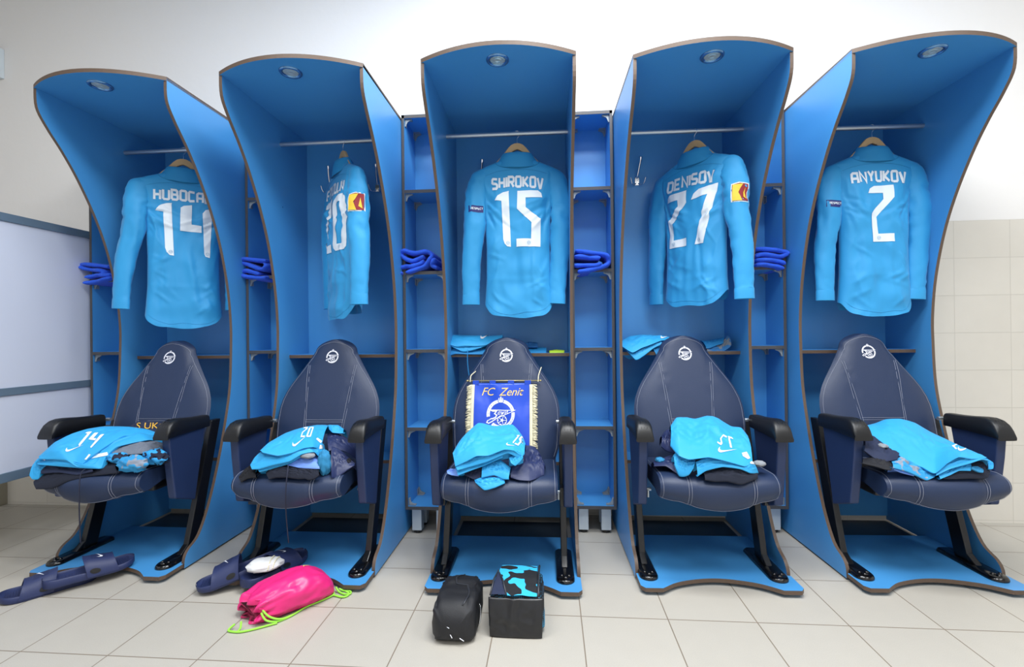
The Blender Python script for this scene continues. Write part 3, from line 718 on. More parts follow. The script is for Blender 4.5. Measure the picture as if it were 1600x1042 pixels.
    hook = [(0, 0, -.048), (0, 0, -.026), (.004, 0, -.018), (.0115, 0, -.009), (.0135, 0, .0), (.010, 0, .0095), (.0, 0, .0135), (-.010, 0, .0095), (-.0135, 0, .0), (-.012, 0, -.005)]
    b = MB(); b.tube(smooth_path(hook, 4), .0014, 8); b.build('hook', M_CHROME, h, smooth=True)
    return t
mat('number_mark', '6fa6cc', .6)
def in_stall(i, lx, ly):
    x, y, r = STALLS[i]; return x+lx*math.cos(r)-ly*math.sin(r), y+lx*math.sin(r)+ly*math.cos(r)
for i, nm, num, lx, ang, patch, lab in ((0, 'HUBOCAN', '14', .030, 36, (0, ''), 'cyan long-sleeved shirt numbered 14 on its wooden hanger in the far left stall'),
        (1, 'FAYZULIN', '20', .030, -47, (1, 'badge'), 'cyan long-sleeved shirt numbered 20, hanging almost edge-on'),
        (2, 'SHIROKOV', '15', .050, 2, (-1, 'respect'), 'cyan long-sleeved shirt numbered 15, hanging square-on in the middle stall'),
        (3, 'DENISOV', '27', .064, -50, (1, 'badge'), 'cyan long-sleeved shirt numbered 27, turned half away, with a sleeve badge'),
        (4, 'ANYUKOV', '2', .057, -1, (-1, 'respect'), 'cyan long-sleeved shirt numbered 2, hanging in the rightmost stall')):
    x, y = in_stall(i, lx, .05); make_shirt(lab, nm, num, x, y, math.radians(ang)+STALLS[i][2], i+1, patch, (-.028, 0, 0, .045, -.012)[i], twist=((-.6, 0), (0, .8), (0, 0), (0, .8), (0, 0))[i], splay=((.035, 0), (0, .01), (.01, -.035), (0, .02), (.01, -.035))[i])
SHEETS = {'s1_top':[[160,380,-0.195,-0.455,0.524,165,400,-0.177,-0.468,0.517], [290,265,-0.164,-0.42,0.573,380,412,-0.065,-0.465,0.512], [430,195,-0.141,-0.37,0.598,480,468,-0.015,-0.462,0.484], [560,155,-0.11,-0.33,0.611,575,390,0.013,-0.44,0.517], [700,135,-0.07,-0.29,0.614,700,300,0.041,-0.4,0.552], [900,138,-0.002,-0.24,0.603,850,215,0.055,-0.33,0.581], [1050,160,0.05,-0.2,0.583,1030,205,0.102,-0.27,0.573], [1120,190,0.074,-0.18,0.563,1130,205,0.133,-0.24,0.567]],'s1_l2':[[150,430,-0.207,-0.45,0.497,150,445,-0.188,-0.466,0.494], [250,400,-0.152,-0.45,0.513,300,457,-0.11,-0.463,0.488], [380,400,-0.081,-0.45,0.514,480,472,-0.017,-0.46,0.481], [480,440,-0.038,-0.44,0.491,640,478,0.058,-0.45,0.476], [570,390,-0.01,-0.42,0.511,672,470,0.065,-0.44,0.478], [680,310,0.009,-0.38,0.542,705,385,0.063,-0.42,0.515], [780,240,0.025,-0.34,0.57,800,300,0.076,-0.38,0.548], [930,190,0.053,-0.28,0.583,1060,245,0.146,-0.3,0.559], [1120,200,0.109,-0.22,0.566,1195,275,0.17,-0.24,0.529]],'s1_l3':[[155,395,-0.216,-0.44,0.512,82,535,-0.22,-0.47,0.45], [175,430,-0.205,-0.44,0.494,105,566,-0.216,-0.463,0.433], [200,450,-0.191,-0.44,0.485,155,562,-0.197,-0.457,0.433], [230,455,-0.175,-0.44,0.482,180,500,-0.191,-0.45,0.462]],'s1_dark':[[125,580,-0.233,-0.44,0.419,135,645,-0.186,-0.475,0.398], [240,500,-0.188,-0.424,0.455,260,640,-0.127,-0.468,0.399], [400,480,-0.117,-0.408,0.461,400,580,-0.059,-0.461,0.428], [560,470,-0.046,-0.392,0.463,520,548,-0.002,-0.454,0.442], [700,440,0.015,-0.376,0.475,660,530,0.066,-0.447,0.45], [800,420,0.055,-0.36,0.481,800,515,0.134,-0.44,0.456]],'s1_navy':[[170,440,-0.219,-0.43,0.487,180,520,-0.185,-0.455,0.454], [300,450,-0.148,-0.43,0.482,320,510,-0.109,-0.455,0.46], [480,465,-0.049,-0.43,0.476,470,530,-0.028,-0.455,0.451], [600,470,0.016,-0.43,0.474,600,500,0.042,-0.455,0.467]],'s1_grey':[[755,330,0.001,-0.33,0.52,762,362,0.074,-0.4,0.521], [860,270,0.039,-0.308,0.546,880,365,0.122,-0.383,0.516], [1000,250,0.098,-0.285,0.553,1020,355,0.182,-0.365,0.517], [1120,255,0.147,-0.262,0.545,1120,345,0.222,-0.348,0.518], [1200,290,0.173,-0.24,0.521,1200,340,0.251,-0.33,0.517]],'s1_black':[[720,350,0.011,-0.36,0.517,700,420,0.06,-0.42,0.497], [830,330,0.058,-0.345,0.524,830,440,0.116,-0.405,0.484], [960,330,0.117,-0.33,0.521,960,450,0.172,-0.39,0.475], [1100,320,0.182,-0.315,0.523,1100,440,0.235,-0.375,0.477], [1200,330,0.225,-0.3,0.514,1200,430,0.276,-0.36,0.478]],'s1_yel':[[910,130,-0.091,-0.14,0.588,920,190,-0.029,-0.2,0.566], [990,85,-0.042,-0.14,0.614,1000,200,0.019,-0.2,0.561], [1090,95,0.02,-0.14,0.609,1090,200,0.073,-0.2,0.561], [1190,110,0.082,-0.14,0.6,1190,210,0.133,-0.2,0.556]],'s2_top':[[300,420,-0.113,-0.42,0.549,325,434,-0.08,-0.455,0.552], [400,330,-0.109,-0.36,0.57,480,467,-0.015,-0.462,0.542], [560,240,-0.077,-0.3,0.594,620,440,0.034,-0.45,0.55], [700,190,-0.044,-0.25,0.605,745,392,0.072,-0.43,0.564], [850,158,0.006,-0.22,0.612,840,378,0.1,-0.41,0.564], [930,155,0.032,-0.2,0.61,885,388,0.107,-0.39,0.556], [1003,160,0.059,-0.19,0.606,935,345,0.103,-0.34,0.561]],'s2_l2':[[203,560,-0.14,-0.44,0.5,218,606,-0.119,-0.462,0.489], [250,480,-0.133,-0.42,0.525,300,600,-0.087,-0.462,0.491], [330,420,-0.107,-0.41,0.546,440,560,-0.032,-0.46,0.506], [480,450,-0.034,-0.43,0.54,600,525,0.028,-0.455,0.519], [620,430,0.017,-0.42,0.546,730,450,0.071,-0.44,0.544], [760,380,0.062,-0.4,0.561,850,430,0.109,-0.42,0.547], [880,370,0.1,-0.38,0.56,905,480,0.12,-0.4,0.523], [930,340,0.101,-0.34,0.563,935,420,0.118,-0.37,0.539]],'s2_l3':[[265,590,-0.118,-0.435,0.487,292,632,-0.092,-0.458,0.478], [400,550,-0.063,-0.435,0.503,440,595,-0.039,-0.449,0.49], [560,510,0.001,-0.435,0.519,600,545,0.019,-0.439,0.507], [690,450,0.053,-0.435,0.543,710,480,0.058,-0.43,0.53]],'s2_flap':[[1000,158,0.058,-0.19,0.607,1005,200,0.094,-0.26,0.603], [1040,155,0.073,-0.183,0.607,1040,232,0.102,-0.247,0.587], [1100,160,0.097,-0.177,0.604,1110,240,0.127,-0.233,0.581], [1160,200,0.12,-0.17,0.585,1150,238,0.138,-0.22,0.579]],'s2_lav':[[560,520,-0.031,-0.38,0.5,575,562,0.007,-0.435,0.499], [680,460,0.018,-0.38,0.524,700,590,0.056,-0.435,0.489], [800,430,0.067,-0.38,0.537,840,600,0.112,-0.435,0.486], [900,480,0.108,-0.38,0.517,908,600,0.139,-0.435,0.486]],'s2_roll':[[358,640,-0.084,-0.43,0.467,390,706,-0.051,-0.462,0.452], [430,585,-0.055,-0.43,0.488,460,690,-0.024,-0.462,0.458], [560,575,-0.002,-0.43,0.493,570,690,0.02,-0.462,0.459], [650,590,0.034,-0.43,0.487,690,705,0.067,-0.462,0.454], [720,620,0.061,-0.43,0.476,760,700,0.094,-0.462,0.456]],'s2_roll2':[[600,580,0.008,-0.42,0.488,640,640,0.043,-0.455,0.476], [730,575,0.06,-0.42,0.491,790,712,0.102,-0.455,0.449], [850,580,0.108,-0.42,0.489,850,700,0.126,-0.455,0.454], [900,600,0.128,-0.42,0.482,905,665,0.147,-0.455,0.468]],'s2_jack':[[990,240,0.068,-0.22,0.578,1000,420,0.125,-0.33,0.529], [1080,235,0.104,-0.213,0.579,1080,400,0.149,-0.31,0.532], [1180,290,0.145,-0.207,0.554,1180,430,0.182,-0.29,0.515], [1270,350,0.182,-0.2,0.527,1300,520,0.223,-0.27,0.474]],'s2_jflap':[[1032,370,0.138,-0.33,0.549,1030,690,0.184,-0.43,0.451], [1110,400,0.17,-0.33,0.537,1085,690,0.195,-0.407,0.444], [1190,470,0.203,-0.33,0.509,1180,620,0.222,-0.383,0.465], [1275,548,0.238,-0.33,0.478,1262,562,0.246,-0.36,0.481]],'s2_blk':[[85,680,-0.202,-0.42,0.447,105,735,-0.173,-0.45,0.435], [150,600,-0.175,-0.42,0.478,170,700,-0.147,-0.45,0.449], [215,560,-0.148,-0.42,0.494,230,690,-0.123,-0.45,0.453], [262,600,-0.129,-0.42,0.479,262,690,-0.11,-0.45,0.453]],'s3_top':[[178,440,-0.187,-0.4,0.544,205,577,-0.167,-0.455,0.508], [240,330,-0.17,-0.36,0.577,320,522,-0.123,-0.462,0.53], [320,235,-0.145,-0.32,0.605,420,470,-0.085,-0.465,0.55], [440,135,-0.106,-0.26,0.633,540,467,-0.041,-0.465,0.552], [600,165,-0.043,-0.24,0.617,700,405,0.017,-0.46,0.573], [790,155,0.035,-0.24,0.622,800,415,0.052,-0.45,0.567], [885,265,0.076,-0.29,0.588,880,472,0.081,-0.44,0.544], [920,345,0.091,-0.33,0.565,908,450,0.09,-0.42,0.547]],'s3_l2':[[195,560,-0.173,-0.44,0.51,225,617,-0.158,-0.46,0.495], [330,500,-0.123,-0.44,0.533,360,578,-0.109,-0.458,0.509], [450,450,-0.078,-0.44,0.551,520,530,-0.05,-0.46,0.527], [600,430,-0.022,-0.44,0.559,660,472,0.001,-0.455,0.548], [740,395,0.03,-0.44,0.572,745,440,0.032,-0.45,0.558], [860,420,0.074,-0.44,0.563,878,508,0.08,-0.44,0.531]],'s3_l3':[[203,590,-0.172,-0.43,0.496,232,668,-0.157,-0.456,0.475], [330,560,-0.125,-0.43,0.508,350,622,-0.113,-0.454,0.492], [480,520,-0.068,-0.43,0.523,500,566,-0.058,-0.452,0.512], [640,460,-0.009,-0.43,0.545,690,482,0.012,-0.45,0.543]],'s3_cuff':[[745,480,0.03,-0.43,0.538,770,540,0.041,-0.452,0.522], [790,470,0.047,-0.43,0.542,815,568,0.057,-0.452,0.512], [850,460,0.069,-0.43,0.546,860,530,0.074,-0.452,0.526], [890,440,0.084,-0.43,0.553,892,490,0.086,-0.452,0.541]],'s3_mid':[[485,550,-0.068,-0.42,0.509,470,690,-0.069,-0.455,0.467], [560,535,-0.04,-0.42,0.515,600,665,-0.022,-0.455,0.477], [660,510,-0.002,-0.42,0.524,690,705,0.011,-0.455,0.463], [770,590,0.038,-0.42,0.495,748,708,0.032,-0.455,0.462]],'s3_pock':[[400,715,-0.097,-0.445,0.455,410,740,-0.092,-0.455,0.449], [460,690,-0.074,-0.445,0.464,500,817,-0.056,-0.478,0.429], [560,680,-0.037,-0.445,0.468,600,795,-0.02,-0.476,0.437], [650,690,-0.004,-0.445,0.465,680,760,0.008,-0.465,0.446], [705,718,0.016,-0.445,0.455,708,745,0.018,-0.455,0.448]],'s3_navl':[[280,620,-0.149,-0.4,0.476,300,665,-0.134,-0.44,0.472], [370,590,-0.114,-0.4,0.488,390,705,-0.101,-0.44,0.457], [490,550,-0.069,-0.4,0.504,460,700,-0.075,-0.44,0.459]],'s3_navr':[[755,590,0.028,-0.36,0.478,770,690,0.039,-0.44,0.464], [850,470,0.062,-0.3,0.509,850,715,0.069,-0.445,0.457], [920,365,0.087,-0.24,0.536,960,722,0.109,-0.44,0.453], [1010,375,0.124,-0.24,0.532,1030,700,0.134,-0.42,0.455], [1070,450,0.148,-0.28,0.512,1075,680,0.151,-0.4,0.457], [1122,570,0.168,-0.32,0.476,1108,670,0.163,-0.39,0.458]],'s3_lav':[[118,625,-0.211,-0.4,0.474,125,650,-0.202,-0.43,0.474], [160,605,-0.195,-0.4,0.482,170,665,-0.185,-0.43,0.468], [250,600,-0.16,-0.4,0.484,240,675,-0.159,-0.43,0.465]],'s4_top':[[248,225,-0.142,-0.25,0.614,245,430,-0.174,-0.36,0.557], [305,148,-0.111,-0.22,0.64,330,530,-0.162,-0.43,0.536], [400,142,-0.066,-0.2,0.639,430,570,-0.132,-0.45,0.527], [500,156,-0.026,-0.2,0.633,545,560,-0.095,-0.46,0.534], [620,125,0.027,-0.19,0.644,640,548,-0.063,-0.465,0.539], [730,150,0.071,-0.19,0.634,780,580,-0.013,-0.465,0.528], [860,232,0.116,-0.21,0.604,900,612,0.031,-0.46,0.515], [967,250,0.146,-0.24,0.602,1000,640,0.068,-0.455,0.504], [1030,330,0.154,-0.28,0.579,1080,620,0.107,-0.43,0.505]],'s4_l2':[[500,600,-0.104,-0.44,0.514,522,742,-0.103,-0.458,0.467], [610,550,-0.065,-0.44,0.532,610,685,-0.071,-0.458,0.488], [770,570,-0.008,-0.44,0.525,780,645,-0.012,-0.46,0.503], [890,600,0.035,-0.44,0.514,960,668,0.052,-0.458,0.495], [1000,620,0.074,-0.44,0.507,1060,708,0.091,-0.45,0.478], [1075,590,0.101,-0.44,0.518,1140,708,0.128,-0.43,0.472]],'s4_twist':[[270,540,-0.17,-0.38,0.52,285,620,-0.176,-0.42,0.5], [300,500,-0.162,-0.39,0.538,335,735,-0.161,-0.428,0.46], [360,530,-0.143,-0.4,0.529,385,745,-0.145,-0.435,0.459], [430,560,-0.12,-0.41,0.52,435,725,-0.129,-0.442,0.468], [500,575,-0.098,-0.42,0.517,480,660,-0.115,-0.45,0.494]],'s4_jack':[[148,340,-0.17,-0.2,0.557,152,440,-0.194,-0.3,0.539], [190,280,-0.153,-0.2,0.582,200,480,-0.176,-0.3,0.523], [250,262,-0.128,-0.2,0.589,250,500,-0.156,-0.3,0.515], [290,300,-0.112,-0.2,0.573,300,520,-0.137,-0.3,0.507]],'s4_jlow':[[60,600,-0.231,-0.3,0.475,80,640,-0.237,-0.36,0.476], [180,550,-0.184,-0.3,0.495,200,640,-0.197,-0.38,0.482], [260,530,-0.152,-0.3,0.503,290,700,-0.169,-0.4,0.465], [320,600,-0.129,-0.3,0.476,340,740,-0.157,-0.42,0.456]],'s4_roll':[[560,690,-0.077,-0.42,0.475,600,780,-0.077,-0.462,0.455], [680,650,-0.033,-0.42,0.49,700,797,-0.042,-0.465,0.45], [800,635,0.01,-0.42,0.496,820,795,-0.001,-0.468,0.452], [930,650,0.057,-0.42,0.491,960,825,0.048,-0.468,0.441], [1030,690,0.093,-0.42,0.476,1040,800,0.078,-0.462,0.448], [1130,690,0.129,-0.42,0.476,1130,765,0.12,-0.44,0.455]],'s5_top':[[155,225,-0.124,-0.16,0.591,160,300,-0.176,-0.24,0.577], [245,203,-0.087,-0.16,0.601,290,380,-0.167,-0.3,0.558], [350,163,-0.052,-0.17,0.619,420,478,-0.155,-0.35,0.531], [500,158,0.001,-0.18,0.623,580,600,-0.127,-0.39,0.496], [650,200,0.046,-0.2,0.609,720,650,-0.1,-0.42,0.486], [800,285,0.081,-0.23,0.58,852,712,-0.082,-0.455,0.473], [960,360,0.109,-0.27,0.559,980,610,-0.043,-0.462,0.512], [1120,440,0.127,-0.32,0.539,1100,545,-0.006,-0.466,0.536], [1260,505,0.134,-0.37,0.527,1225,565,0.04,-0.462,0.528], [1380,565,0.131,-0.42,0.517,1365,560,0.099,-0.45,0.527]],'s5_l2':[[845,690,-0.072,-0.44,0.477,868,735,-0.077,-0.455,0.465], [960,600,-0.032,-0.44,0.51,1005,668,-0.035,-0.462,0.491], [1100,540,0.017,-0.44,0.531,1205,612,0.032,-0.464,0.512], [1250,545,0.068,-0.44,0.53,1330,572,0.08,-0.458,0.525], [1375,560,0.111,-0.44,0.524,1405,585,0.112,-0.45,0.518]],'s5_tip':[[1370,560,0.119,-0.43,0.522,1395,665,0.109,-0.45,0.489], [1405,575,0.131,-0.43,0.516,1420,672,0.117,-0.45,0.487], [1440,600,0.143,-0.43,0.507,1447,662,0.126,-0.45,0.49]],'s5_l3':[[850,700,-0.063,-0.43,0.47,908,770,-0.065,-0.457,0.453], [990,640,-0.014,-0.43,0.492,1010,730,-0.03,-0.457,0.468], [1110,590,0.028,-0.43,0.511,1100,685,0.002,-0.457,0.484], [1215,600,0.065,-0.43,0.507,1218,685,0.042,-0.457,0.484]],'s5_navy':[[130,350,-0.188,-0.24,0.556,135,480,-0.267,-0.36,0.533], [220,330,-0.171,-0.267,0.57,240,560,-0.242,-0.38,0.508], [340,400,-0.144,-0.293,0.548,360,590,-0.213,-0.4,0.502], [480,500,-0.111,-0.32,0.516,470,570,-0.188,-0.42,0.515]],'s5_black':[[110,570,-0.263,-0.34,0.494,115,610,-0.301,-0.4,0.494], [220,545,-0.231,-0.353,0.507,240,640,-0.265,-0.413,0.487], [330,560,-0.2,-0.367,0.504,340,670,-0.239,-0.427,0.48], [420,600,-0.177,-0.38,0.493,410,680,-0.224,-0.44,0.48]],'s5_pat':[[400,590,-0.198,-0.4,0.502,425,655,-0.222,-0.445,0.491], [510,545,-0.159,-0.4,0.519,560,690,-0.175,-0.445,0.478], [620,600,-0.12,-0.4,0.499,680,740,-0.134,-0.445,0.46], [720,650,-0.085,-0.4,0.48,770,782,-0.103,-0.445,0.445], [820,690,-0.049,-0.4,0.465,850,750,-0.075,-0.445,0.457]],'s5_lav':[[420,640,-0.199,-0.41,0.486,440,672,-0.214,-0.44,0.483], [500,660,-0.17,-0.41,0.479,520,705,-0.186,-0.44,0.471], [620,680,-0.128,-0.41,0.472,640,735,-0.144,-0.44,0.46]],'s5_roll':[[930,730,-0.027,-0.42,0.457,940,765,-0.052,-0.455,0.454], [1060,640,0.019,-0.42,0.49,1060,770,-0.011,-0.455,0.453], [1220,600,0.075,-0.42,0.504,1220,765,0.044,-0.455,0.455], [1330,590,0.114,-0.42,0.508,1350,768,0.088,-0.455,0.454], [1400,680,0.138,-0.42,0.475,1402,745,0.106,-0.455,0.462]],'s5_cuff':[[1220,640,0.058,-0.44,0.495,1225,665,0.042,-0.46,0.492], [1280,640,0.078,-0.44,0.495,1300,700,0.067,-0.46,0.48], [1340,670,0.099,-0.44,0.485,1345,705,0.082,-0.46,0.478]],'h3_top':[[135,245,-0.323,0.17,0.964,138,270,-0.306,0.095,0.955], [190,168,-0.298,0.17,0.999,240,300,-0.262,0.095,0.941], [330,172,-0.235,0.17,0.996,340,290,-0.218,0.095,0.945], [450,175,-0.181,0.17,0.994,460,295,-0.166,0.095,0.943], [600,172,-0.114,0.17,0.995,570,285,-0.118,0.095,0.946], [700,178,-0.069,0.17,0.992,680,230,-0.071,0.095,0.97], [768,172,-0.039,0.17,0.994,765,195,-0.034,0.095,0.984]],'h3_l1b':[[138,260,-0.311,0.12,0.959,145,275,-0.304,0.098,0.952], [240,280,-0.266,0.12,0.949,310,355,-0.232,0.098,0.917], [370,280,-0.209,0.12,0.949,420,340,-0.184,0.098,0.923], [500,270,-0.152,0.12,0.953,520,310,-0.14,0.098,0.936], [620,230,-0.099,0.12,0.97,620,270,-0.097,0.098,0.953]],'h3_low':[[118,320,-0.329,0.16,0.931,150,408,-0.302,0.1,0.895], [200,290,-0.292,0.16,0.944,230,382,-0.267,0.1,0.906], [330,320,-0.234,0.16,0.93,380,388,-0.202,0.1,0.903], [480,310,-0.167,0.16,0.934,500,388,-0.15,0.1,0.902], [620,280,-0.104,0.16,0.947,620,388,-0.098,0.1,0.902]],'h3_navy':[[1010,275,0.066,0.2,0.947,1025,305,0.075,0.14,0.935], [1060,252,0.089,0.2,0.957,1070,308,0.095,0.14,0.933], [1165,258,0.136,0.2,0.954,1165,308,0.136,0.14,0.933]],'h3_cyan':[[1040,315,0.08,0.2,0.929,1050,378,0.087,0.12,0.904], [1150,308,0.129,0.2,0.931,1150,378,0.13,0.12,0.903], [1265,315,0.18,0.2,0.928,1262,378,0.178,0.12,0.903]],'h3_green':[[1293,350,0.192,0.19,0.912,1300,376,0.194,0.12,0.904], [1380,336,0.23,0.19,0.918,1380,380,0.228,0.12,0.902], [1470,348,0.27,0.19,0.913,1465,376,0.265,0.12,0.903]],'h4_top':[[88,180,-0.263,0.2,0.958,92,245,-0.281,0.09,0.935], [190,122,-0.222,0.2,0.982,225,325,-0.232,0.08,0.904], [330,105,-0.165,0.2,0.988,340,268,-0.186,0.09,0.925], [470,108,-0.109,0.2,0.986,450,228,-0.142,0.095,0.94], [590,125,-0.061,0.2,0.979,580,178,-0.091,0.1,0.959], [690,148,-0.022,0.2,0.969,680,165,-0.053,0.1,0.963]],'h4_l2':[[90,235,-0.276,0.12,0.938,130,270,-0.264,0.1,0.925], [200,300,-0.234,0.12,0.912,268,415,-0.215,0.085,0.868], [330,260,-0.183,0.12,0.927,360,370,-0.178,0.09,0.885], [450,220,-0.136,0.12,0.942,490,272,-0.126,0.1,0.923], [560,170,-0.094,0.12,0.962,600,215,-0.083,0.1,0.944]],'h4_low':[[470,270,-0.129,0.12,0.923,520,350,-0.115,0.1,0.892], [540,250,-0.102,0.12,0.93,560,350,-0.099,0.1,0.892], [640,230,-0.063,0.12,0.938,640,320,-0.069,0.1,0.903]],'h4_r':[[1070,180,0.136,0.22,0.954,1150,275,0.14,0.14,0.918], [1180,172,0.179,0.22,0.957,1200,265,0.159,0.14,0.921], [1280,158,0.219,0.22,0.962,1270,235,0.186,0.14,0.933], [1370,130,0.255,0.22,0.973,1360,205,0.221,0.14,0.944]],'h4_grey':[[1120,270,0.142,0.18,0.918,1160,306,0.14,0.13,0.906], [1230,240,0.185,0.18,0.93,1270,306,0.182,0.13,0.905], [1330,200,0.224,0.18,0.946,1370,306,0.22,0.13,0.905], [1400,120,0.252,0.18,0.977,1440,260,0.247,0.13,0.923], [1440,140,0.267,0.18,0.969,1460,230,0.255,0.13,0.934]]}
CORDS = {'s1': [(0.007, -0.45, 0.475), (0.01, -0.47, 0.468), (0.01, -0.478, 0.444), (0.011, -0.482, 0.406), (0.006, -0.478, 0.356), (-0.003, -0.47, 0.307), (-0.006, -0.465, 0.228), (-0.009, -0.46, 0.179)], 's2': [(0.024, -0.455, 0.502), (0.03, -0.472, 0.481), (0.031, -0.482, 0.446), (0.028, -0.482, 0.394), (0.021, -0.47, 0.345), (0.015, -0.455, 0.286), (0.019, -0.45, 0.203)], 'h3': [(-0.204, 0.085, 0.924), (-0.203, 0.075, 0.907), (-0.204, 0.075, 0.877), (-0.2, 0.07, 0.831), (-0.194, 0.065, 0.793)]}
# ---------------------------------------------------------------- folded cloth sheets: columns of (pattern x, y, back-top point, pattern x, y, front-bottom point)
class Sheet:
    def __init__(s, cols, seed, bulge=.012, wrinkle=.0065, tuck=.02, back=.03, bd=.045):
        s.c = cols; s.n = len(cols); s.seed = seed; s.bulge = bulge; s.wr = wrinkle; s.tuck = tuck; s.back = back; s.bd = bd
        s.T = [Vector(c[2:5]) for c in cols]; s.B = [Vector(c[7:10]) for c in cols]
    def cr(s, L, u):
        x = u*(s.n-1); i = min(s.n-2, max(0, int(x))); t = x-i
        def g(k): return L[max(0, min(s.n-1, k))]
        p0, p1, p2, p3 = g(i-1), g(i), g(i+1), g(i+2)
        return .5*((2*p1)+(p2-p0)*t+(2*p0-5*p1+4*p2-p3)*t*t+(3*p1-p0-3*p2+p3)*t**3)
    def lin(s, L, u):
        x = u*(s.n-1); i = min(s.n-2, max(0, int(x))); return L[i].lerp(L[i+1], x-i)
    def base(s, u, v):
        t = (s.cr(s.T, u)+s.lin(s.T, u))/2; b = (s.cr(s.B, u)+s.lin(s.B, u))/2
        d = b-t; nrm = Vector((0, -.55, .83)); span = min(1, d.length/.10)
        p = t+d*v+nrm*(s.bulge*span*math.sin(PI*v)**.8)
        q = Vector((p.x*14+s.seed*5, p.y*14, p.z*14)); w = math.sin(PI*min(1, v*1.15+.05))*math.sin(PI*min(1, max(0, u*.96+.02)))**.4
        dirn = s.seed*1.7; uu = u*math.cos(dirn)+v*math.sin(dirn); vv = -u*math.sin(dirn)+v*math.cos(dirn)
        r = noise.noise(q)*1.0+(1-abs(noise.noise(Vector((uu*9, vv*3.1, s.seed)))*2.4))*.55+.45*noise.noise(q*2.7)+.45*(1-abs(noise.noise(Vector((uu*5+3, vv*11, s.seed*2))))*3.2)
        return p+nrm*(s.wr*(r-.3)*max(0, w))
    def at(s, u, v, off=.0014):
        return s.base(u, v)+Vector((0, -.55, .83))*off
    def side(s, u, x, y):
        X = min(1, max(0, u))*(s.n-1); i = min(s.n-2, int(X)); f = X-i; a, c = s.c[i], s.c[i+1]
        tx, ty = a[0]+(c[0]-a[0])*f, a[1]+(c[1]-a[1])*f; bx, by = a[5]+(c[5]-a[5])*f, a[6]+(c[6]-a[6])*f
        dx, dy = bx-tx, by-ty; L = max(1e-6, dx*dx+dy*dy); return ((x-tx)*dy-(y-ty)*dx)/L**.5, ((x-tx)*dx+(y-ty)*dy)/L
    def uv(s, x, y):
        n = (s.n-1)*8; P = [s.side(k/n, x, y) for k in range(n+1)]; best = None
        for k in range(n):
            if P[k][0]*P[k+1][0] <= 0:
                lo, hi, a = k/n, (k+1)/n, P[k][0]
                for _ in range(18):
                    m_ = (lo+hi)/2; d = s.side(m_, x, y)[0]
                    if d*a > 0: lo = m_
                    else: hi = m_
                v = s.side(lo, x, y)[1]; e = max(0, -v, v-1)
                if best is None or e < best[0]: best = (e, lo, v)
        if best is None:
            k = min(range(n+1), key=lambda q: abs(P[q][0])); best = (0, k/n, P[k][1])
        return best[1], min(1, max(0, best[2]))
    def mesh(s, name, m, parent, nu=None, **props):
        nu = nu or max(30, s.n*10); nv = 26; V = []; F = []
        rows = []
        for i in range(nu+1):
            u = i/nu; col = []
            t = s.base(u, 0); b = s.base(u, 1)
            col.append(t+Vector((0, s.back, -s.bd))); col.append(t+Vector((0, s.back*.7, -s.bd*.27)))
            col += [s.base(u, j/nv) for j in range(nv+1)]
            hem = .0035
            col.append(b+Vector((0, .0015, -hem*.6))); col.append(b+Vector((0, .006, -hem))); col.append(b+Vector((0, s.tuck, -hem*.7)))
            rows.append(col)
        n = len(rows[0]); V = [p for c in rows for p in c]
        for i in range(nu):
            for j in range(n-1): q = i*n+j; F.append((q, q+1, q+n+1, q+n))
        o = from_data(name, V, F, m, parent, auto=60, **props)
        return o
# ---------------------------------------------------------------- garments on the seats and shelves
M_SHORT = mat('bright_cyan_shorts', '289fdc', .62, bump=(700, .1, 2), sheen=.1)
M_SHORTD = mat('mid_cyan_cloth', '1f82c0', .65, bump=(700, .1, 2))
M_NAVYC = mat('navy_cotton', '1e2845', .8, bump=(500, .2, 2))
M_NAVYN = mat('navy_nylon', '212c55', .5, bump=(90, .15, 3))
M_FLEECE = mat('dark_navy_fleece', '151b2c', .9, bump=(350, .5, 3))
M_BLACKC = mat('black_cloth', '0b0d17', .75, bump=(300, .2, 2))
M_GREYC = mat('grey_marl_cloth', '6c7482', .85, bump=(600, .3, 2), var=(120, .25))
M_LAV = mat('lavender_blue_cloth', '7199ea', .7, bump=(500, .15, 2))
M_TEAL = mat('teal_sock_knit', '2b83b4', .85, bump=(400, .5, 2), var=(60, .2))
M_GREYS = mat('grey_sock_knit', '8a8f96', .85, bump=(400, .4, 2))
M_WHITEC = mat('white_cloth', 'e6e8ea', .8, bump=(300, .3, 3))
M_YELT = mat('yellow_print', 'e9b53c', .6)
M_LIME = mat('lime_cloth', 'b4dc3c', .7)
def stripe_mat(name, c1, c2, scale, thr):
    m = mat(name, c1, .8); N, L, B = nodes_of(m); tc = N.new('ShaderNodeTexCoord'); n = N.new('ShaderNodeTexNoise'); n.inputs['Scale'].default_value = scale; n.inputs['Detail'].default_value = 1
    r = N.new('ShaderNodeValToRGB'); r.color_ramp.interpolation = 'CONSTANT'; r.color_ramp.elements[0].color = srgb(c1); r.color_ramp.elements[1].position = thr; r.color_ramp.elements[1].color = srgb(c2)
    L.new(tc.outputs['Object'], n.inputs['Vector']); L.new(n.outputs['Fac'], r.inputs[0]); L.new(r.outputs[0], B.inputs['Base Color']); return m
M_PAT = stripe_mat('cyan_black_pattern_knit', '2f9bdc', '141a33', 34, .52)
M_PAT2 = stripe_mat('cyan_grey_pattern_knit', '2f95cf', '8b95a6', 30, .56)
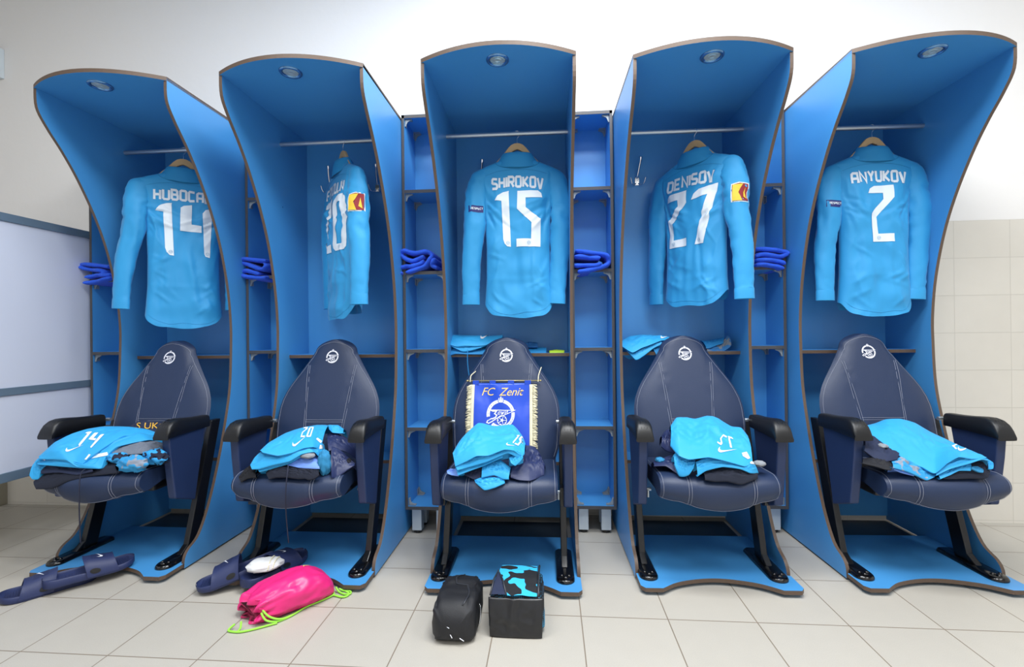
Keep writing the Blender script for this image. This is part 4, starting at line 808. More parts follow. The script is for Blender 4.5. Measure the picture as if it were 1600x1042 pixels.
def garment(k, name, label, cat, main, m, group, layers=(), decals=(), **kw):
    """main: sheet key; layers: (key, part name, material, options); decals: (sheet key, kind, cx, cy, scale, rot, shear, flip)"""
    x, y, r = STALLS[k]
    t = empty(name, label, cat, (x, y, 0), r, group)
    made = {}
    def mk(key, nm, mm, **o):
        s = Sheet(SHEETS[key], sum(map(ord, key)) % 17+1, **o); made[key] = (s, s.mesh(nm, mm, t)); return made[key]
    mk(main, 'top_fold', m, **kw)
    for L in layers: mk(L[0], L[1], L[2], **(L[3] if len(L) > 3 else {}))
    for key, kind, cx, cy, sc, rot, sh, flip, mm in decals:
        s, o = made[key]; ps = {'swoosh': swoosh}.get(kind, None)
        if kind == 'swoosh': ps = swoosh(); nm = 'swoosh_print'
        elif kind.startswith('poly'): ps = [eval(kind[4:])]; nm = 'stripe_print'
        elif kind.startswith('text'): ps = [text2d(kind[4:], 1)]; nm = 'lettering_print'
        else: ps = [xf(p, 1, 0, -.5) for p in number(kind, 1, .12)]; nm = 'number_print'
        # a print is laid flat on the folded cloth: a small plane over its centre, dropped onto the surface
        from mathutils.bvhtree import BVHTree
        tree = BVHTree.FromPolygons([w.co.copy() for w in o.data.vertices], [tuple(p.vertices) for p in o.data.polygons])
        u0, v0 = s.uv(cx, cy); A0 = s.at(u0, v0, 0); px = (6.5 if not key.startswith('s1') else 5.2)*336
        eye = Vector((-x, -2.64-y, 1.0)); dr = (A0-eye).normalized(); rt = dr.cross(Vector((0, 0, 1))).normalized(); up = rt.cross(dr)
        def fn(a, b, sc=sc, rot=rot, sh=sh, flip=flip, tree=tree, A0=A0, dr=dr, rt=rt, up=up, px=px):
            a = a*flip; a = a+sh*b; X = a*math.cos(rot)-b*math.sin(rot); Y = a*math.sin(rot)+b*math.cos(rot)
            q = A0+rt*(X*sc/px)+up*(Y*sc/px); h = tree.ray_cast(q-dr*.12, dr, .3)
            if h[0] is None: h = tree.find_nearest(q)
            return h[0]-dr*.0016+Vector((0, -.0004, .0012))
        decal(nm, ps, fn, mm, o, grid=.05)
    return t
GS = 'cyan match shorts folded on the seats'
W = M_PRINT
garment(0, 'folded_shorts', 'cyan shorts numbered 14 draped over the clothes on the far left seat', 'shorts', 's1_top', M_SHORT, GS,
    [('s1_l2', 'fold', M_SHORT), ('s1_l3', 'fold', M_SHORT)],
    [('s1_top', '14', 585, 258, 112, -.35, .30, 1, W), ('s1_top', 'swoosh', 462, 338, 95, -.02, 0, 1, W), ('s1_l2', 'poly[(-.5,-.1),(.5,-.02),(.46,.16),(-.42,.10)]', 635, 390, 130, 0, 0, 1, W), ('s1_top', 'poly[(-.5,-.5),(-.2,-.6),(.5,.3),(.2,.5)]', 562, 388, 34, 0, 0, 1, W)])
garment(0, 'joggers', 'dark navy joggers under the shorts on the far left seat, drawcord hanging down', 'trousers', 's1_dark', M_FLEECE, None, [('s1_navy', 'waistband', M_NAVYC)], bulge=.02)
garment(0, 'marl_sweater', 'grey marl top between the cyan shorts and socks on the far left seat', 'top', 's1_grey', M_GREYC, None, [('s1_black', 'fold', M_BLACKC)], bulge=.015)
garment(0, 'folded_shirt', 'navy shirt with yellow lettering against the far left backrest', 'shirt', 's1_yel', M_NAVYC, None, [], [('s1_yel', 'textS UKC', 1080, 170, 70, -.12, 0, 1, M_YELT)])
garment(1, 'folded_shorts', 'cyan shorts numbered 20 on the pile on the second seat from the left', 'shorts', 's2_top', M_SHORT, GS,
    [('s2_l2', 'fold', M_SHORT), ('s2_l3', 'fold', M_SHORT), ('s2_flap', 'fold', M_SHORT)],
    [('s2_top', '20', 790, 262, 90, -.06, .28, 1, W), ('s2_top', 'swoosh', 715, 352, 130, .30, 0, 1, W), ('s2_top', 'poly[(-.5,.3),(-.25,.5),(.5,-.15),(.25,-.5)]', 908, 332, 52, 0, 0, 1, W), ('s2_l2', 'poly[(-.4,-.5),(.5,-.5),(.5,.5),(-.2,.5)]', 922, 392, 34, 0, 0, 1, W)])
garment(1, 'folded_shirt', 'lavender blue shirt under the shorts numbered 20', 'shirt', 's2_lav', M_LAV, None)
garment(1, 'joggers', 'rolled dark navy joggers under the shorts numbered 20, drawcord hanging over the seat', 'trousers', 's2_roll', M_FLEECE, None, [('s2_roll2', 'rolled_leg', M_FLEECE)], bulge=.02)
garment(1, 'jacket', 'navy nylon jacket with a round snap on the right of the second seat', 'jacket', 's2_jack', M_NAVYN, None, [('s2_jflap', 'flap', M_NAVYN)], [('s2_jflap', 'poly[(.5*math.cos(a/3),.5*math.sin(a/3)) for a in range(19)]', 1213, 530, 40, 0, 0, 1, M_BLACKC)])
garment(1, 'base_layer', 'black garment poking out at the left of the pile with shorts numbered 20', 'clothing', 's2_blk', M_BLACKC, None)
garment(2, 'folded_shorts', 'cyan shorts numbered 15 in front of the club pennant', 'shorts', 's3_top', M_SHORT, GS,
    [('s3_l2', 'fold', M_SHORT), ('s3_l3', 'fold', M_SHORT), ('s3_cuff', 'cuff', M_SHORT)],
    [('s3_top', '15', 842, 345, 84, -.45, .3, 1, W), ('s3_top', 'swoosh', 765, 382, 75, -.5, 0, 1, W)], wrinkle=.010)
garment(2, 'underlayer_shorts', 'crumpled plain cyan shorts hanging over the front of the middle seat', 'shorts', 's3_mid', M_SHORT, None, [('s3_pock', 'pocket', M_SHORT)], wrinkle=.007)
garment(2, 'jacket', 'bunched navy jacket at the right of the middle seat', 'jacket', 's3_navr', M_NAVYN, None, [], wrinkle=.011, bulge=.02)
garment(2, 'joggers', 'navy garment under the left of the middle clothes pile', 'clothing', 's3_navl', M_NAVYC, None, [('s3_lav', 'light_corner', M_LAV)], wrinkle=.006)
garment(3, 'folded_shorts', 'crumpled cyan shorts with upside-down number 27 on the fourth seat', 'shorts', 's4_top', M_SHORT, GS,
    [('s4_l2', 'fold', M_SHORT), ('s4_twist', 'twisted_leg', M_SHORT, dict(wrinkle=.009, bulge=.02))],
    [('s4_top', '2', 765, 400, 92, math.pi-.5, .1, -1, W), ('s4_top', '7', 848, 428, 92, -.15, -.05, -1, W), ('s4_top', 'swoosh', 818, 512, 145, -.15, 0, 1, W), ('s4_top', 'poly[(-.5,.3),(.1,.5),(.5,-.3),(.2,-.45),(-.4,-.1)]', 1008, 555, 62, 0, 0, 1, W), ('s4_l2', 'poly[(-.5,-.5),(.5,-.6),(.5,.4),(-.5,.5)]', 1078, 600, 34, 0, 0, 1, W)], wrinkle=.010)
garment(3, 'jacket', 'bunched navy jacket at the left of the fourth seat', 'jacket', 's4_jack', M_NAVYN, None, [('s4_jlow', 'sleeve', M_NAVYN)], wrinkle=.010, bulge=.02)
garment(3, 'joggers', 'rolled dark navy fleece joggers under the shorts numbered 27', 'trousers', 's4_roll', M_FLEECE, None, [], bulge=.022)
garment(4, 'folded_shorts', 'long folded cyan shorts lying across the far right seat', 'shorts', 's5_top', M_SHORT, GS,
    [('s5_l2', 'fold', M_SHORT), ('s5_l3', 'fold', M_SHORT), ('s5_tip', 'fold', M_SHORT)],
    [('s5_top', '2', 1090, 432, 90, -.95, .1, 1, W), ('s5_top', 'swoosh', 1155, 488, 115, .15, 0, 1, W)])
garment(4, 'jacket', 'navy garment with a grey lining under the left of the far right pile', 'jacket', 's5_navy', M_NAVYC, None, [('s5_black', 'sleeve', M_BLACKC)], wrinkle=.008)
garment(4, 'knee_socks', 'cyan striped sock under the long folded shorts on the far right seat', 'sock', 's5_pat', M_PAT2, None, [('s5_lav', 'lining', M_LAV)], wrinkle=.010)
garment(4, 'joggers', 'dark fleece joggers under the front of the far right pile', 'trousers', 's5_roll', M_FLEECE, None, [('s5_cuff', 'teal_cuff', M_TEAL)], bulge=.016)
GH = 'folded clothes on the stall shelves'
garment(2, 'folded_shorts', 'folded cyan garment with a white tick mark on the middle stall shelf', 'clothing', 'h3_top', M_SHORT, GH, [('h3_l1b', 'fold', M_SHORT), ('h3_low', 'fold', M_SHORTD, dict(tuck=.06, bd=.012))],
    [('h3_top', 'swoosh', 590, 195, 155, .18, 0, 1, W)], back=.06, wrinkle=.003)
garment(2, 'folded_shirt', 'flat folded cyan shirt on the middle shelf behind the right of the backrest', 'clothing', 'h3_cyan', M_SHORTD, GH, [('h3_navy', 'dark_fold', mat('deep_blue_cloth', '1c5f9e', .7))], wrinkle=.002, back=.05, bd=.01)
garment(2, 'captain_armband', 'small lime green folded band on the middle stall shelf', 'armband', 'h3_green', M_LIME, None, wrinkle=.001, back=.03, bd=.008, tuck=.005)
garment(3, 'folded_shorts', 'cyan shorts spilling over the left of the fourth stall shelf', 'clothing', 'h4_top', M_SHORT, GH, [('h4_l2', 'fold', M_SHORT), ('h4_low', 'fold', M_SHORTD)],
    [('h4_top', 'swoosh', 635, 132, 110, -.1, 0, 1, W)], back=.06)
garment(3, 'folded_shirt', 'cyan shirt with grey lining on the right of the fourth stall shelf', 'clothing', 'h4_r', M_SHORTD, GH, [('h4_grey', 'lining', stripe_mat('blue_grey_lining', '2a6ea8', '78828e', 25, .5), dict(wrinkle=.01))], back=.05)
# rolled socks and other lumps
def lump(k, name, label, cat, c, rad, m, seed, rot=0, amp=.25, freq=2.2, parts=None, stalled=True):
    V = []; F = []; nu, nv = 30, 18
    for i in range(nv+1):
        th = PI*i/nv
        for j in range(nu):
            ph = 2*PI*j/nu; d = Vector((math.sin(th)*math.cos(ph), math.sin(th)*math.sin(ph), math.cos(th)))
            w = 1+amp*noise.noise(d*freq+Vector((seed, 0, 0)))+amp*.6*(1-abs(noise.noise(d*freq*1.6+Vector((0, seed, 0))))*3)
            p = Vector((d.x*rad[0], d.y*rad[1], d.z*rad[2]))*w; V.append(p)
    for i in range(nv):
        for j in range(nu): F.append((i*nu+j, i*nu+(j+1) % nu, (i+1)*nu+(j+1) % nu, (i+1)*nu+j))
    o = from_data(name, V, F, m, None, auto=80)
    if stalled:
        x, y = in_stall(k, c[0], c[1]); o.location = (x, y, c[2]); o.rotation_euler = (0, 0, STALLS[k][2]+rot)
    else: o.location = c; o.rotation_euler = (0, 0, rot)
    bpy.context.view_layer.update()
    tag(o, label, cat); return o
LUMPS = [
(0, 'rolled_sock', 'grey and cyan rolled sock with a white patch on the far left seat', 'sock', (0.182, -0.420, 0.488), (0.0574, 0.030, 0.0309), M_PAT2, 1.3, 0, 0.25, 2.2),
(0, 'rolled_sock', 'cyan and black sock beside the armrest on the far left seat', 'sock', (0.227, -0.360, 0.501), (0.0474, 0.030, 0.0289), M_PAT, 4.1, 0, 0.3, 2.2),
(0, 'rolled_sock', 'cyan striped sock tucked just under the shorts numbered 14', 'sock', (0.095, -0.400, 0.507), (0.0449, 0.025, 0.0190), M_PAT, 7.7, 0, 0.25, 2.2),
(1, 'rolled_sock', 'grey sock end peeking from under the shorts numbered 20', 'sock', (0.084, -0.420, 0.533), (0.0287, 0.020, 0.0112), M_GREYS, 2.2, 0, 0.12, 2.2),
(1, 'rolled_sock', 'teal knitted sock hanging beside the navy jacket on the second seat', 'sock', (0.145, -0.410, 0.502), (0.0247, 0.020, 0.0447), M_TEAL, 5.5, 0, 0.22, 2.2),
(3, 'rolled_sock', 'grey sock tip at the right of the shorts numbered 27', 'sock', (0.145, -0.400, 0.499), (0.0220, 0.020, 0.0104), M_GREYS, 3.1, 0, 0.12, 2.2),
(3, 'rolled_sock', 'teal sock peeking out behind the navy jacket on the fourth seat', 'sock', (-0.207, -0.330, 0.493), (0.0180, 0.020, 0.0096), M_TEAL, 8.1, 0, 0.15, 2.2),
(4, 'rolled_sock', 'pale cream sock beside the left armrest on the far right seat', 'sock', (-0.179, -0.330, 0.544), (0.0180, 0.020, 0.0088), M_GREYS, 6.4, 0, 0.15, 2.2)]
for L in LUMPS: lump(*L)
# hanging cords
def cord(k, name, label, pts, r, m, parent=None):
    b = MB(); b.tube(smooth_path(pts, 6), r, 8); o = b.build(name, m, None, smooth=True)
    x, y, a = STALLS[k]; o.location = (x, y, 0); o.rotation_euler = (0, 0, a); return o
def child_of_thing(o, thing):
    o.parent = thing; o.location = (0, 0, 0); o.rotation_euler = (0, 0, 0)
things = {(ob['label']): ob for ob in bpy.data.objects if 'label' in ob and ob.parent is None}
M_CORD = mat('dark_drawcord', '1d2238', .7)
c = cord(0, 'drawcord', '', CORDS['s1'], .0022, M_CORD); child_of_thing(c, things['dark navy joggers under the shorts on the far left seat, drawcord hanging down'])
c = cord(1, 'drawcord', '', CORDS['s2'], .0022, M_CORD); child_of_thing(c, things['rolled dark navy joggers under the shorts numbered 20, drawcord hanging over the seat'])
c = cord(2, 'drawcord', '', CORDS['h3'], .0022, M_SHORTD); child_of_thing(c, things['folded cyan garment with a white tick mark on the middle stall shelf'])

# ---------------------------------------------------------------- towels
M_TOWEL = mat('royal_blue_terry', '2a5fe0', .95, bump=(260, 1.0, 3), sheen=.12, var=(140, .18))
def ribbon(mb, path, y0, y1, th, seed, taper=0):
    P = smooth_path([(a, 0, b) for a, b in path], 5); n = len(P); rg = []
    for i, p in enumerate(P):
        t = (P[min(n-1, i+1)]-P[max(0, i-1)]).normalized(); nn = Vector((-t.z, 0, t.x)); e = min(1, (i+.6)/3, (n-i-.4)/3)**.5
        ring = []; K = 20
        for k in range(K):
            a = 2*PI*k/K; c, s_ = math.cos(a), math.sin(a); f = math.copysign(abs(c)**.25, c); g = math.copysign(abs(s_)**.8, s_)
            yy = (y0+y1)/2+f*(y1-y0)/2+ .004*noise.noise(Vector((i*.3, seed, k*.2)))
            q = p+nn*(g*th/2*e*(1+.22*noise.noise(Vector((i*.35, seed+k*.1, yy*9)))))
            ring.append((q.x, yy+.006*math.sin(i*.5+seed)*(1 if f < 0 else 0), q.z))
        rg.append(ring)
    mb.rings(rg)
TW = [([[(-2.3094, 1.3762), (-2.3725, 1.3855), (-2.4384, 1.3927), (-2.4727, 1.3901), (-2.4704, 1.3787), (-2.4387, 1.3689), (-2.3923, 1.3611), (-2.3631, 1.3582), (-2.3437, 1.3488), (-2.3487, 1.3398)], [(-2.305, 1.3389), (-2.3244, 1.3326), (-2.3633, 1.3356), (-2.4024, 1.3319), (-2.4367, 1.3225)], [(-2.3003, 1.3208), (-2.3344, 1.3125), (-2.3734, 1.3042), (-2.4174, 1.2972), (-2.4493, 1.2944)]], -0.302), ([[(-1.4409, 1.3894), (-1.4915, 1.3939), (-1.5376, 1.3993), (-1.5747, 1.4002), (-1.605, 1.3844), (-1.6157, 1.3603), (-1.6056, 1.3336), (-1.5756, 1.3153), (-1.5247, 1.3065), (-1.4694, 1.3021), (-1.4418, 1.3037)], [(-1.5911, 1.3841), (-1.5564, 1.3766), (-1.5195, 1.3626), (-1.4873, 1.3487), (-1.4597, 1.3502), (-1.4457, 1.3653), (-1.4594, 1.3766)], [(-1.5847, 1.3331), (-1.5568, 1.3414), (-1.5198, 1.3317), (-1.4853, 1.3222)]], -0.297), ([[(-0.7036, 1.3089), (-0.6541, 1.3247), (-0.6096, 1.3431), (-0.5848, 1.3714), (-0.5748, 1.3928), (-0.5991, 1.4103), (-0.6384, 1.4064), (-0.6778, 1.4074), (-0.7123, 1.4167), (-0.7297, 1.4039), (-0.7127, 1.3817), (-0.6783, 1.3664), (-0.6437, 1.3752), (-0.6116, 1.3865)], [(-0.7469, 1.305), (-0.7234, 1.3069)], [(-0.7503, 1.3305), (-0.7131, 1.3406), (-0.6736, 1.3397), (-0.639, 1.351), (-0.6143, 1.3673)], [(-0.551, 1.3297), (-0.5753, 1.3447), (-0.5653, 1.3661), (-0.5554, 1.3731)]], -0.329), ([[(0.1296, 1.4059), (0.1772, 1.3976), (0.2364, 1.3913), (0.2742, 1.3832), (0.2905, 1.3637), (0.2902, 1.3422), (0.2688, 1.3259), (0.2237, 1.3149), (0.1762, 1.3064), (0.1404, 1.3024)], [(0.1245, 1.3772), (0.1698, 1.3761), (0.2125, 1.3703), (0.2503, 1.367)], [(0.124, 1.3316), (0.1693, 1.3329), (0.2215, 1.3318), (0.2548, 1.3382)]], -0.277), ([[(1.0028, 1.4018), (1.0554, 1.3969), (1.1123, 1.3895), (1.1441, 1.3828), (1.1485, 1.372), (1.1234, 1.3631), (1.0779, 1.3678), (1.0323, 1.3725), (1.0024, 1.3637)], [(1.0022, 1.347), (1.0411, 1.3461), (1.0822, 1.3463), (1.1185, 1.3348), (1.1377, 1.3225)], [(1.1318, 1.3013), (1.1046, 1.3114), (1.0683, 1.3217), (1.0317, 1.3249), (1.0019, 1.3208)]], -0.23)]
TL_ = ['royal blue towel on the far left shelf unit, sticking out over the white board',
       'royal blue towel, rolled snail-like, on the unit between the first two stalls',
       'royal blue towel, loosely folded in an S, just left of the middle stall',
       'royal blue towel with its bend to the right, just right of the middle stall',
       'royal blue towel in flat layers on the shelf unit beside the rightmost stall']
for i, (paths, yf) in enumerate(TW):
    b = MB()
    cx = sum(p[0] for p in paths[0])/len(paths[0]); zb = 1.316
    for j, pth in enumerate(paths): ribbon(b, [(x-cx, z-zb) for x, z in pth], -.028, .16, .0235, i*5+j)
    o = b.build('folded_towel', M_TOWEL, None, auto=70); o.location = (cx, yf, zb); tag(o, TL_[i], 'towel', 'blue towels on the shelf units')
# ---------------------------------------------------------------- club pennant leaning on the middle backrest
x, y, r = STALLS[2]
pen = empty('club_pennant', 'blue satin club pennant with cream fringe leaning on the middle backrest', 'pennant', (x, y, 0), r)
M_SATIN = mat('blue_satin', '1448c4', .3, bump=(16, .9, 2), spec=.6)
M_CREAM = mat('cream_fringe', 'e6dfc0', .8, bump=(400, .4, 2)); M_GOLD = mat('gold_thread', 'ecc877', .5); M_CWHITE = mat('white_satin_print', 'eceffa', .5)
M_BRASS = mat('brass_rod', 'b8ab7c', .3, .6); M_CRTXT = mat('blue_print', '2a4fc4', .5)
PX0, PX1, PZ0, PZ1 = -.156, .106, .500, .776
def pen_pt(px, pz, off=0):
    f = (pz-PZ0)/(PZ1-PZ0); w = .0045*math.sin(px*38+pz*16)+.006*nz(px*14, pz*11, 2)
    return Vector((px, back_y(pz)-.043+w-.010*(1-f)*0-off, pz))
NX, NZ = 30, 34; V = []; F = []
for i in range(NZ+1):
    for j in range(NX+1): V.append(pen_pt(PX0+(PX1-PX0)*j/NX, PZ0+(PZ1-PZ0)*i/NZ))
for i in range(NZ):
    for j in range(NX): q = i*(NX+1)+j; F.append((q, q+1, q+NX+2, q+NX+1))
o = from_data('flag', V, F, M_SATIN, pen, smooth=True)
sd = o.modifiers.new('solid', 'SOLIDIFY'); sd.thickness = .0015; sd.offset = 1
def flagmap(cx, cz, s): return lambda a, b_: pen_pt(cx+a*s, cz+b_*s, .0028)
decal('lettering', [text2d('FC  Zenit', .050, shear=.35, spacing=.96)], lambda a, b_: pen_pt(a-.027, b_+.722, .0028), M_GOLD, pen, grid=.02)
decal('club_crest', CREST, flagmap(-.029, .642, .063), M_CWHITE, pen, grid=.4)
tx = arc_text('FOOTBALL', .90, 3.55, 2.0, .15)+arc_text('CLUB', .90, 1.25, .5, .15)+arc_text('SAINT PETERSBURG', .90, 4.15, 6.05, .14, True)
decal('crest_lettering', tx, lambda a, b_: pen_pt(-.029+a*.063, .642+b_*.063, .0034), M_CRTXT, pen, grid=.4)
b = MB(); b.tube([(-.184, back_y(.787)-.046, .787), (.149, back_y(.787)-.046, .787)], .0028, 10); rod = b.build('rod', M_BRASS, pen, smooth=True)
for xx in (-.184, .149):
    b = MB(); b.lathe([(.0005, -.006), (.004, -.003), (.0045, 0), (.004, .003), (.0005, .006)], 12, Matrix.Translation((xx, back_y(.787)-.046, .787)) @ Matrix.Rotation(PI/2, 4, 'Y')); b.build('finial', M_BRASS, rod, smooth=True)
for xx in (-.145, -.068, .016, .092):
    b = MB(); b.tube([(xx-.014, back_y(.787)-.046, .786), (xx+.014, back_y(.787)-.046, .786)], .0036, 10); b.prism([(xx-.014, .770), (xx+.014, .770), (xx+.014, .788), (xx-.014, .788)], 1, back_y(.78)-.048, back_y(.78)-.046); b.build('rod_loop', M_SATIN, pen, smooth=False)
for s, xe in ((-1, PX0), (1, PX1)):
    b = MB(); random.seed(3+s); pts0 = [pen_pt(xe-s*.004, PZ0+(PZ1-.006-PZ0)*i/20, .002) for i in range(21)]
    rg = []
    for p in pts0: rg.append([p+Vector((dx*s, dy, 0)) for dx, dy in ((-.002, 0), (.012, 0), (.012, -.003), (-.002, -.003))])
    b.rings(rg)
    n = 120
    for i in range(n):
        z = PZ0+(PZ1-.004-PZ0)*i/n; p = pen_pt(xe, z, .003)+Vector((s*.007, random.uniform(-.004, .002), 0)); L = random.uniform(.016, .024); dz = random.uniform(-.012, .001)
        b.tube([p, p+Vector((s*L*.5, random.uniform(-.004, .001), dz*.3)), p+Vector((s*L, random.uniform(-.003, .003), dz))], [.0014, .0020, .0016], 5)
    b.build('fringe', M_CREAM, pen, smooth=True)
for s, xx, top in ((-1, -.168, (-.152, .815)), (1, .142, (.150, .822))):
    b = MB(); b.tube(smooth_path([(xx-.003, back_y(.787)-.049, .781), (xx-.002, back_y(.80)-.050, .797), (xx, back_y(.81)-.040, .812), (top[0], back_y(.83)-.015, top[1]+.012), (top[0]+.004*s, back_y(.83)+.01, top[1]+.02)], 5), .0022, 6); b.build('cord', M_CREAM, pen, smooth=True)

# ---------------------------------------------------------------- slippers
M_FOAM = mat('navy_foam_rubber', '25305a', .55, bump=(220, .15, 3)); M_FOAMD = mat('footbed_navy', '1f2a52', .6, bump=(90, .5, 2, (1, 6, 1)))
def slipper(label, loc, rz, pitch=0, roll=0):
    t = bpy.data.objects.new('slide_sandal', None); COL.objects.link(t); t.location = loc; t.rotation_euler = (roll, pitch, rz)
    tag(t, label, 'slipper', 'navy slide slippers on the floor')
    W = [(-.142, .004), (-.138, .020), (-.127, .033), (-.105, .040), (-.06, .041), (-.01, .045), (.04, .051), (.08, .053), (.11, .048), (.129, .035), (.139, .018), (.142, .004)]
    st = smooth_path([(a, w, 0) for a, w in W], 4); rg = []; fb = []
    for p in st:
        a, w = p.x, max(.002, p.y); tk = .030-.010*(a+.14)/.28; z0 = .010*max(0, (a-.07)/.07)**2+.003*max(0, (-a-.10)/.04); ins = min(.006, w*.5)
        rg.append([(a, -w*.93, z0), (a, -w, z0+.005), (a, -w*.985, z0+tk*.55), (a, -w*1.0, z0+tk), (a, -(w-ins*.5), z0+tk+.003), (a, -(w-ins), z0+tk-.001), (a, -(w-ins)*.8, z0+tk-.005), (a, 0, z0+tk-.007), (a, (w-ins)*.8, z0+tk-.005), (a, w-ins, z0+tk-.001), (a, w-ins*.5, z0+tk+.003), (a, w, z0+tk), (a, w*.985, z0+tk*.55), (a, w, z0+.005), (a, w*.93, z0)])
    b = MB(); b.rings(rg); b.build('sole', M_FOAM, t, auto=50)
    b = MB()
    for i in range(9):
        a = .065+.007*i; b.box(a, a+.0016, -.022, .022, .0165+.001*i, .0180+.001*i)
    for i in range(8):
        a = -.115+.010*i; b.box(a, a+.0016, -.016, .016, .0205-.0003*i, .0232-.0003*i)
    b.build('footbed_ribs', M_FOAMD, t, bevel=.0006)
    # strap
    def sp(f, an, off=0):
        a0, a1 = -.012+.020*math.sin(an)**2*0-.012*(math.sin(an)), .085-.014*math.sin(an); a = a0+(a1-a0)*f
        h = .070-.016*f; w = .052+.003*f; ca, sa = math.cos(an), math.sin(an)
        yy = -(w+off)*math.copysign(abs(ca)**.85, ca); zz = .010+(h+off)*abs(sa)**.95
        return Vector((a, yy, zz))
    NA, NF = 26, 12; V = []; F = []
    for off in (0, -.0045):
        for i in range(NF+1):
            for j in range(NA+1): V.append(sp(i/NF, PI*j/NA, off+(.0015 if (off == 0 and i in (0, NF)) else 0)))
    N1 = (NF+1)*(NA+1)
    for i in range(NF):
        for j in range(NA):
            q = i*(NA+1)+j; F.append((q, q+1, q+NA+2, q+NA+1)); F.append((N1+q, N1+q+NA+1, N1+q+NA+2, N1+q+1))
    for i in (0, NF):
        for j in range(NA): q = i*(NA+1)+j; F.append((q, q+1, N1+q+1, N1+q))
    stp = from_data('strap', V, F, M_FOAM, t, auto=55)
    # side vent: dark oval laid on the uncut strap for a hole's shade
    for s in (-1, 1):
        an = .30 if s < 0 else PI-.30
        decal('vent', [disc_poly(1, 20)], lambda a, b_, an=an: sp(.28+a*.17, an+b_*.16, .0012), M_BLACK, stp, grid=.5)
    decal('panel', [[(-.5, -.5), (.5, -.42), (.42, .5), (-.42, .45)]], lambda a, b_: sp(.5+a*.5, PI/2+b_*.75, .0008), M_FOAMD, stp, grid=.1)
    decal('tick_mark', swoosh(), lambda a, b_: sp(.55-b_*.65, PI/2+a*.62, .0022), M_CWHITE, stp, grid=.1)
    t.scale = (1.0, 1.10, 1.0)
    return t
slipper('navy slide slipper cut off by the left edge of the photo, toe outward', (-2.000, -.900, 0), math.radians(225+3))
slipper('navy slide slipper leaning on the heel of the one at the left edge', (-1.888, -.838, .032), math.radians(50), math.radians(-1))
slipper('navy slide slipper with its toe on the floor tiles left of the pink bag', (-1.262, -.822, .038), math.radians(180+27), math.radians(13.5))
slipper('navy slide slipper lying on the second stall base plate behind the white cloth', (-1.140, -.765, .032), math.radians(68), math.radians(-1.5))
o = lump(0, 'folded_cloth', 'white folded cloth with a cream edge lying on the slippers by the pink bag', 'cloth', (-1.140, -.835, .093), (.066, .046, .022), M_WHITEC, 9.2, .35, .14, 1.6, None, False)
b = MB(); b.tube(smooth_path([(.018, -.046, -.006), (.022, -.030, .016), (.026, 0, .024), (.028, .028, .018), (.028, .044, .0)], 6), .0022, 8); b.build('edging', M_CREAM, o, smooth=True)
b = MB(); b.tube(smooth_path([(.034, -.040, -.004), (.040, -.022, .016), (.046, 0, .020), (.048, .022, .014), (.048, .034, .0)], 6), .0020, 8); b.build('edging', M_CREAM, o, smooth=True)

# ---------------------------------------------------------------- pink drawstring bag
M_PINK = mat('hot_pink_nylon', 'e42b7c', .36, bump=(45, .35, 3), spec=.5); M_DEEP = mat('bag_inside', '8c1440', .7); M_LIMEC = mat('lime_cord', '9be84a', .6, bump=(900, .3, 1))
A = Vector((-1.062, -1.045, 0)); T_ = Vector((-.868, -.842, 0)); ax = (T_-A); L = ax.length; axn = ax.normalized(); sd_ = Vector((axn.y, -axn.x, 0))
ST = [(-.02, .052, .062, .004), (.0, .060, .078, 0), (.06, .066, .088, 0), (.16, .073, .100, 0), (.32, .079, .112, 0), (.5, .080, .120, 0), (.68, .077, .116, 0), (.82, .070, .100, 0), (.92, .060, .078, 0), (.985, .046, .050, 0), (1.0, .020, .030, .006)]
def bag_ring(t, w, h, z0, K=64, pinch=0, seed=0):
    out = []; c = A+axn*(t*L)
    for k in range(K):
        an = 2*PI*k/K; ca, sa = math.cos(an), math.sin(an)
        g = math.exp(-max(0, t)*6); pl = 1+g*.07*math.sin(an*15+3*nz(an*2, 4))+.07*nz(math.cos(an)*2.2, math.sin(an)*2.2, t*3.5+1)+.05*(1-abs(nz(an*2.2, t*5, 7))*3)+.035*(1-abs(nz(an*4+t*6, t*9-an, 3))*3)
        yy = math.copysign(abs(ca)**.8, ca)*w*pl; zz = h*.5+math.copysign(abs(sa)**.75, sa)*h*.5*pl
        p = c+sd_*yy+Vector((0, 0, max(.0015, z0+zz))); p += axn*(.012*g*math.sin(an*7+1)+.015*g*ca)
        out.append(p)
    return out
pts = smooth_path([(t, w, h) for t, w, h, z in ST], 4); rg = [bag_ring(p.x, p.y, p.z, .001) for p in pts]
inner = [bag_ring(-.012, .044, .050, .010), bag_ring(.01, .026, .026, .020), bag_ring(.05, .020, .020, .022)]
b = MB(); b.rings([r_ for r_ in reversed(inner)][-1:]+rg[0:], cap=False); b.rings([rg[-1], [A+axn*L*1.0+Vector((0, 0, .02))]*64], cap=False)
pk = b.build('drawstring_bag', M_PINK, None, auto=75); tag(pk, 'hot pink drawstring bag with lime green cords lying on the floor', 'bag')
b = MB(); b.rings([inner[0], inner[1], inner[2]], cap=True); b.build('mouth_lining', M_DEEP, pk, smooth=True)
b = MB(); random.seed(5)
rim = bag_ring(.025, .060, .078, 0)
b = MB(); b.tube([p*1.0+Vector((0, 0, .002)) for p in rim[::2]]+[rim[0]], .0035, 8); b.build('drawstring_channel', M_PINK, pk, smooth=True)
def c3(L_): return [Vector(v) for v in L_]
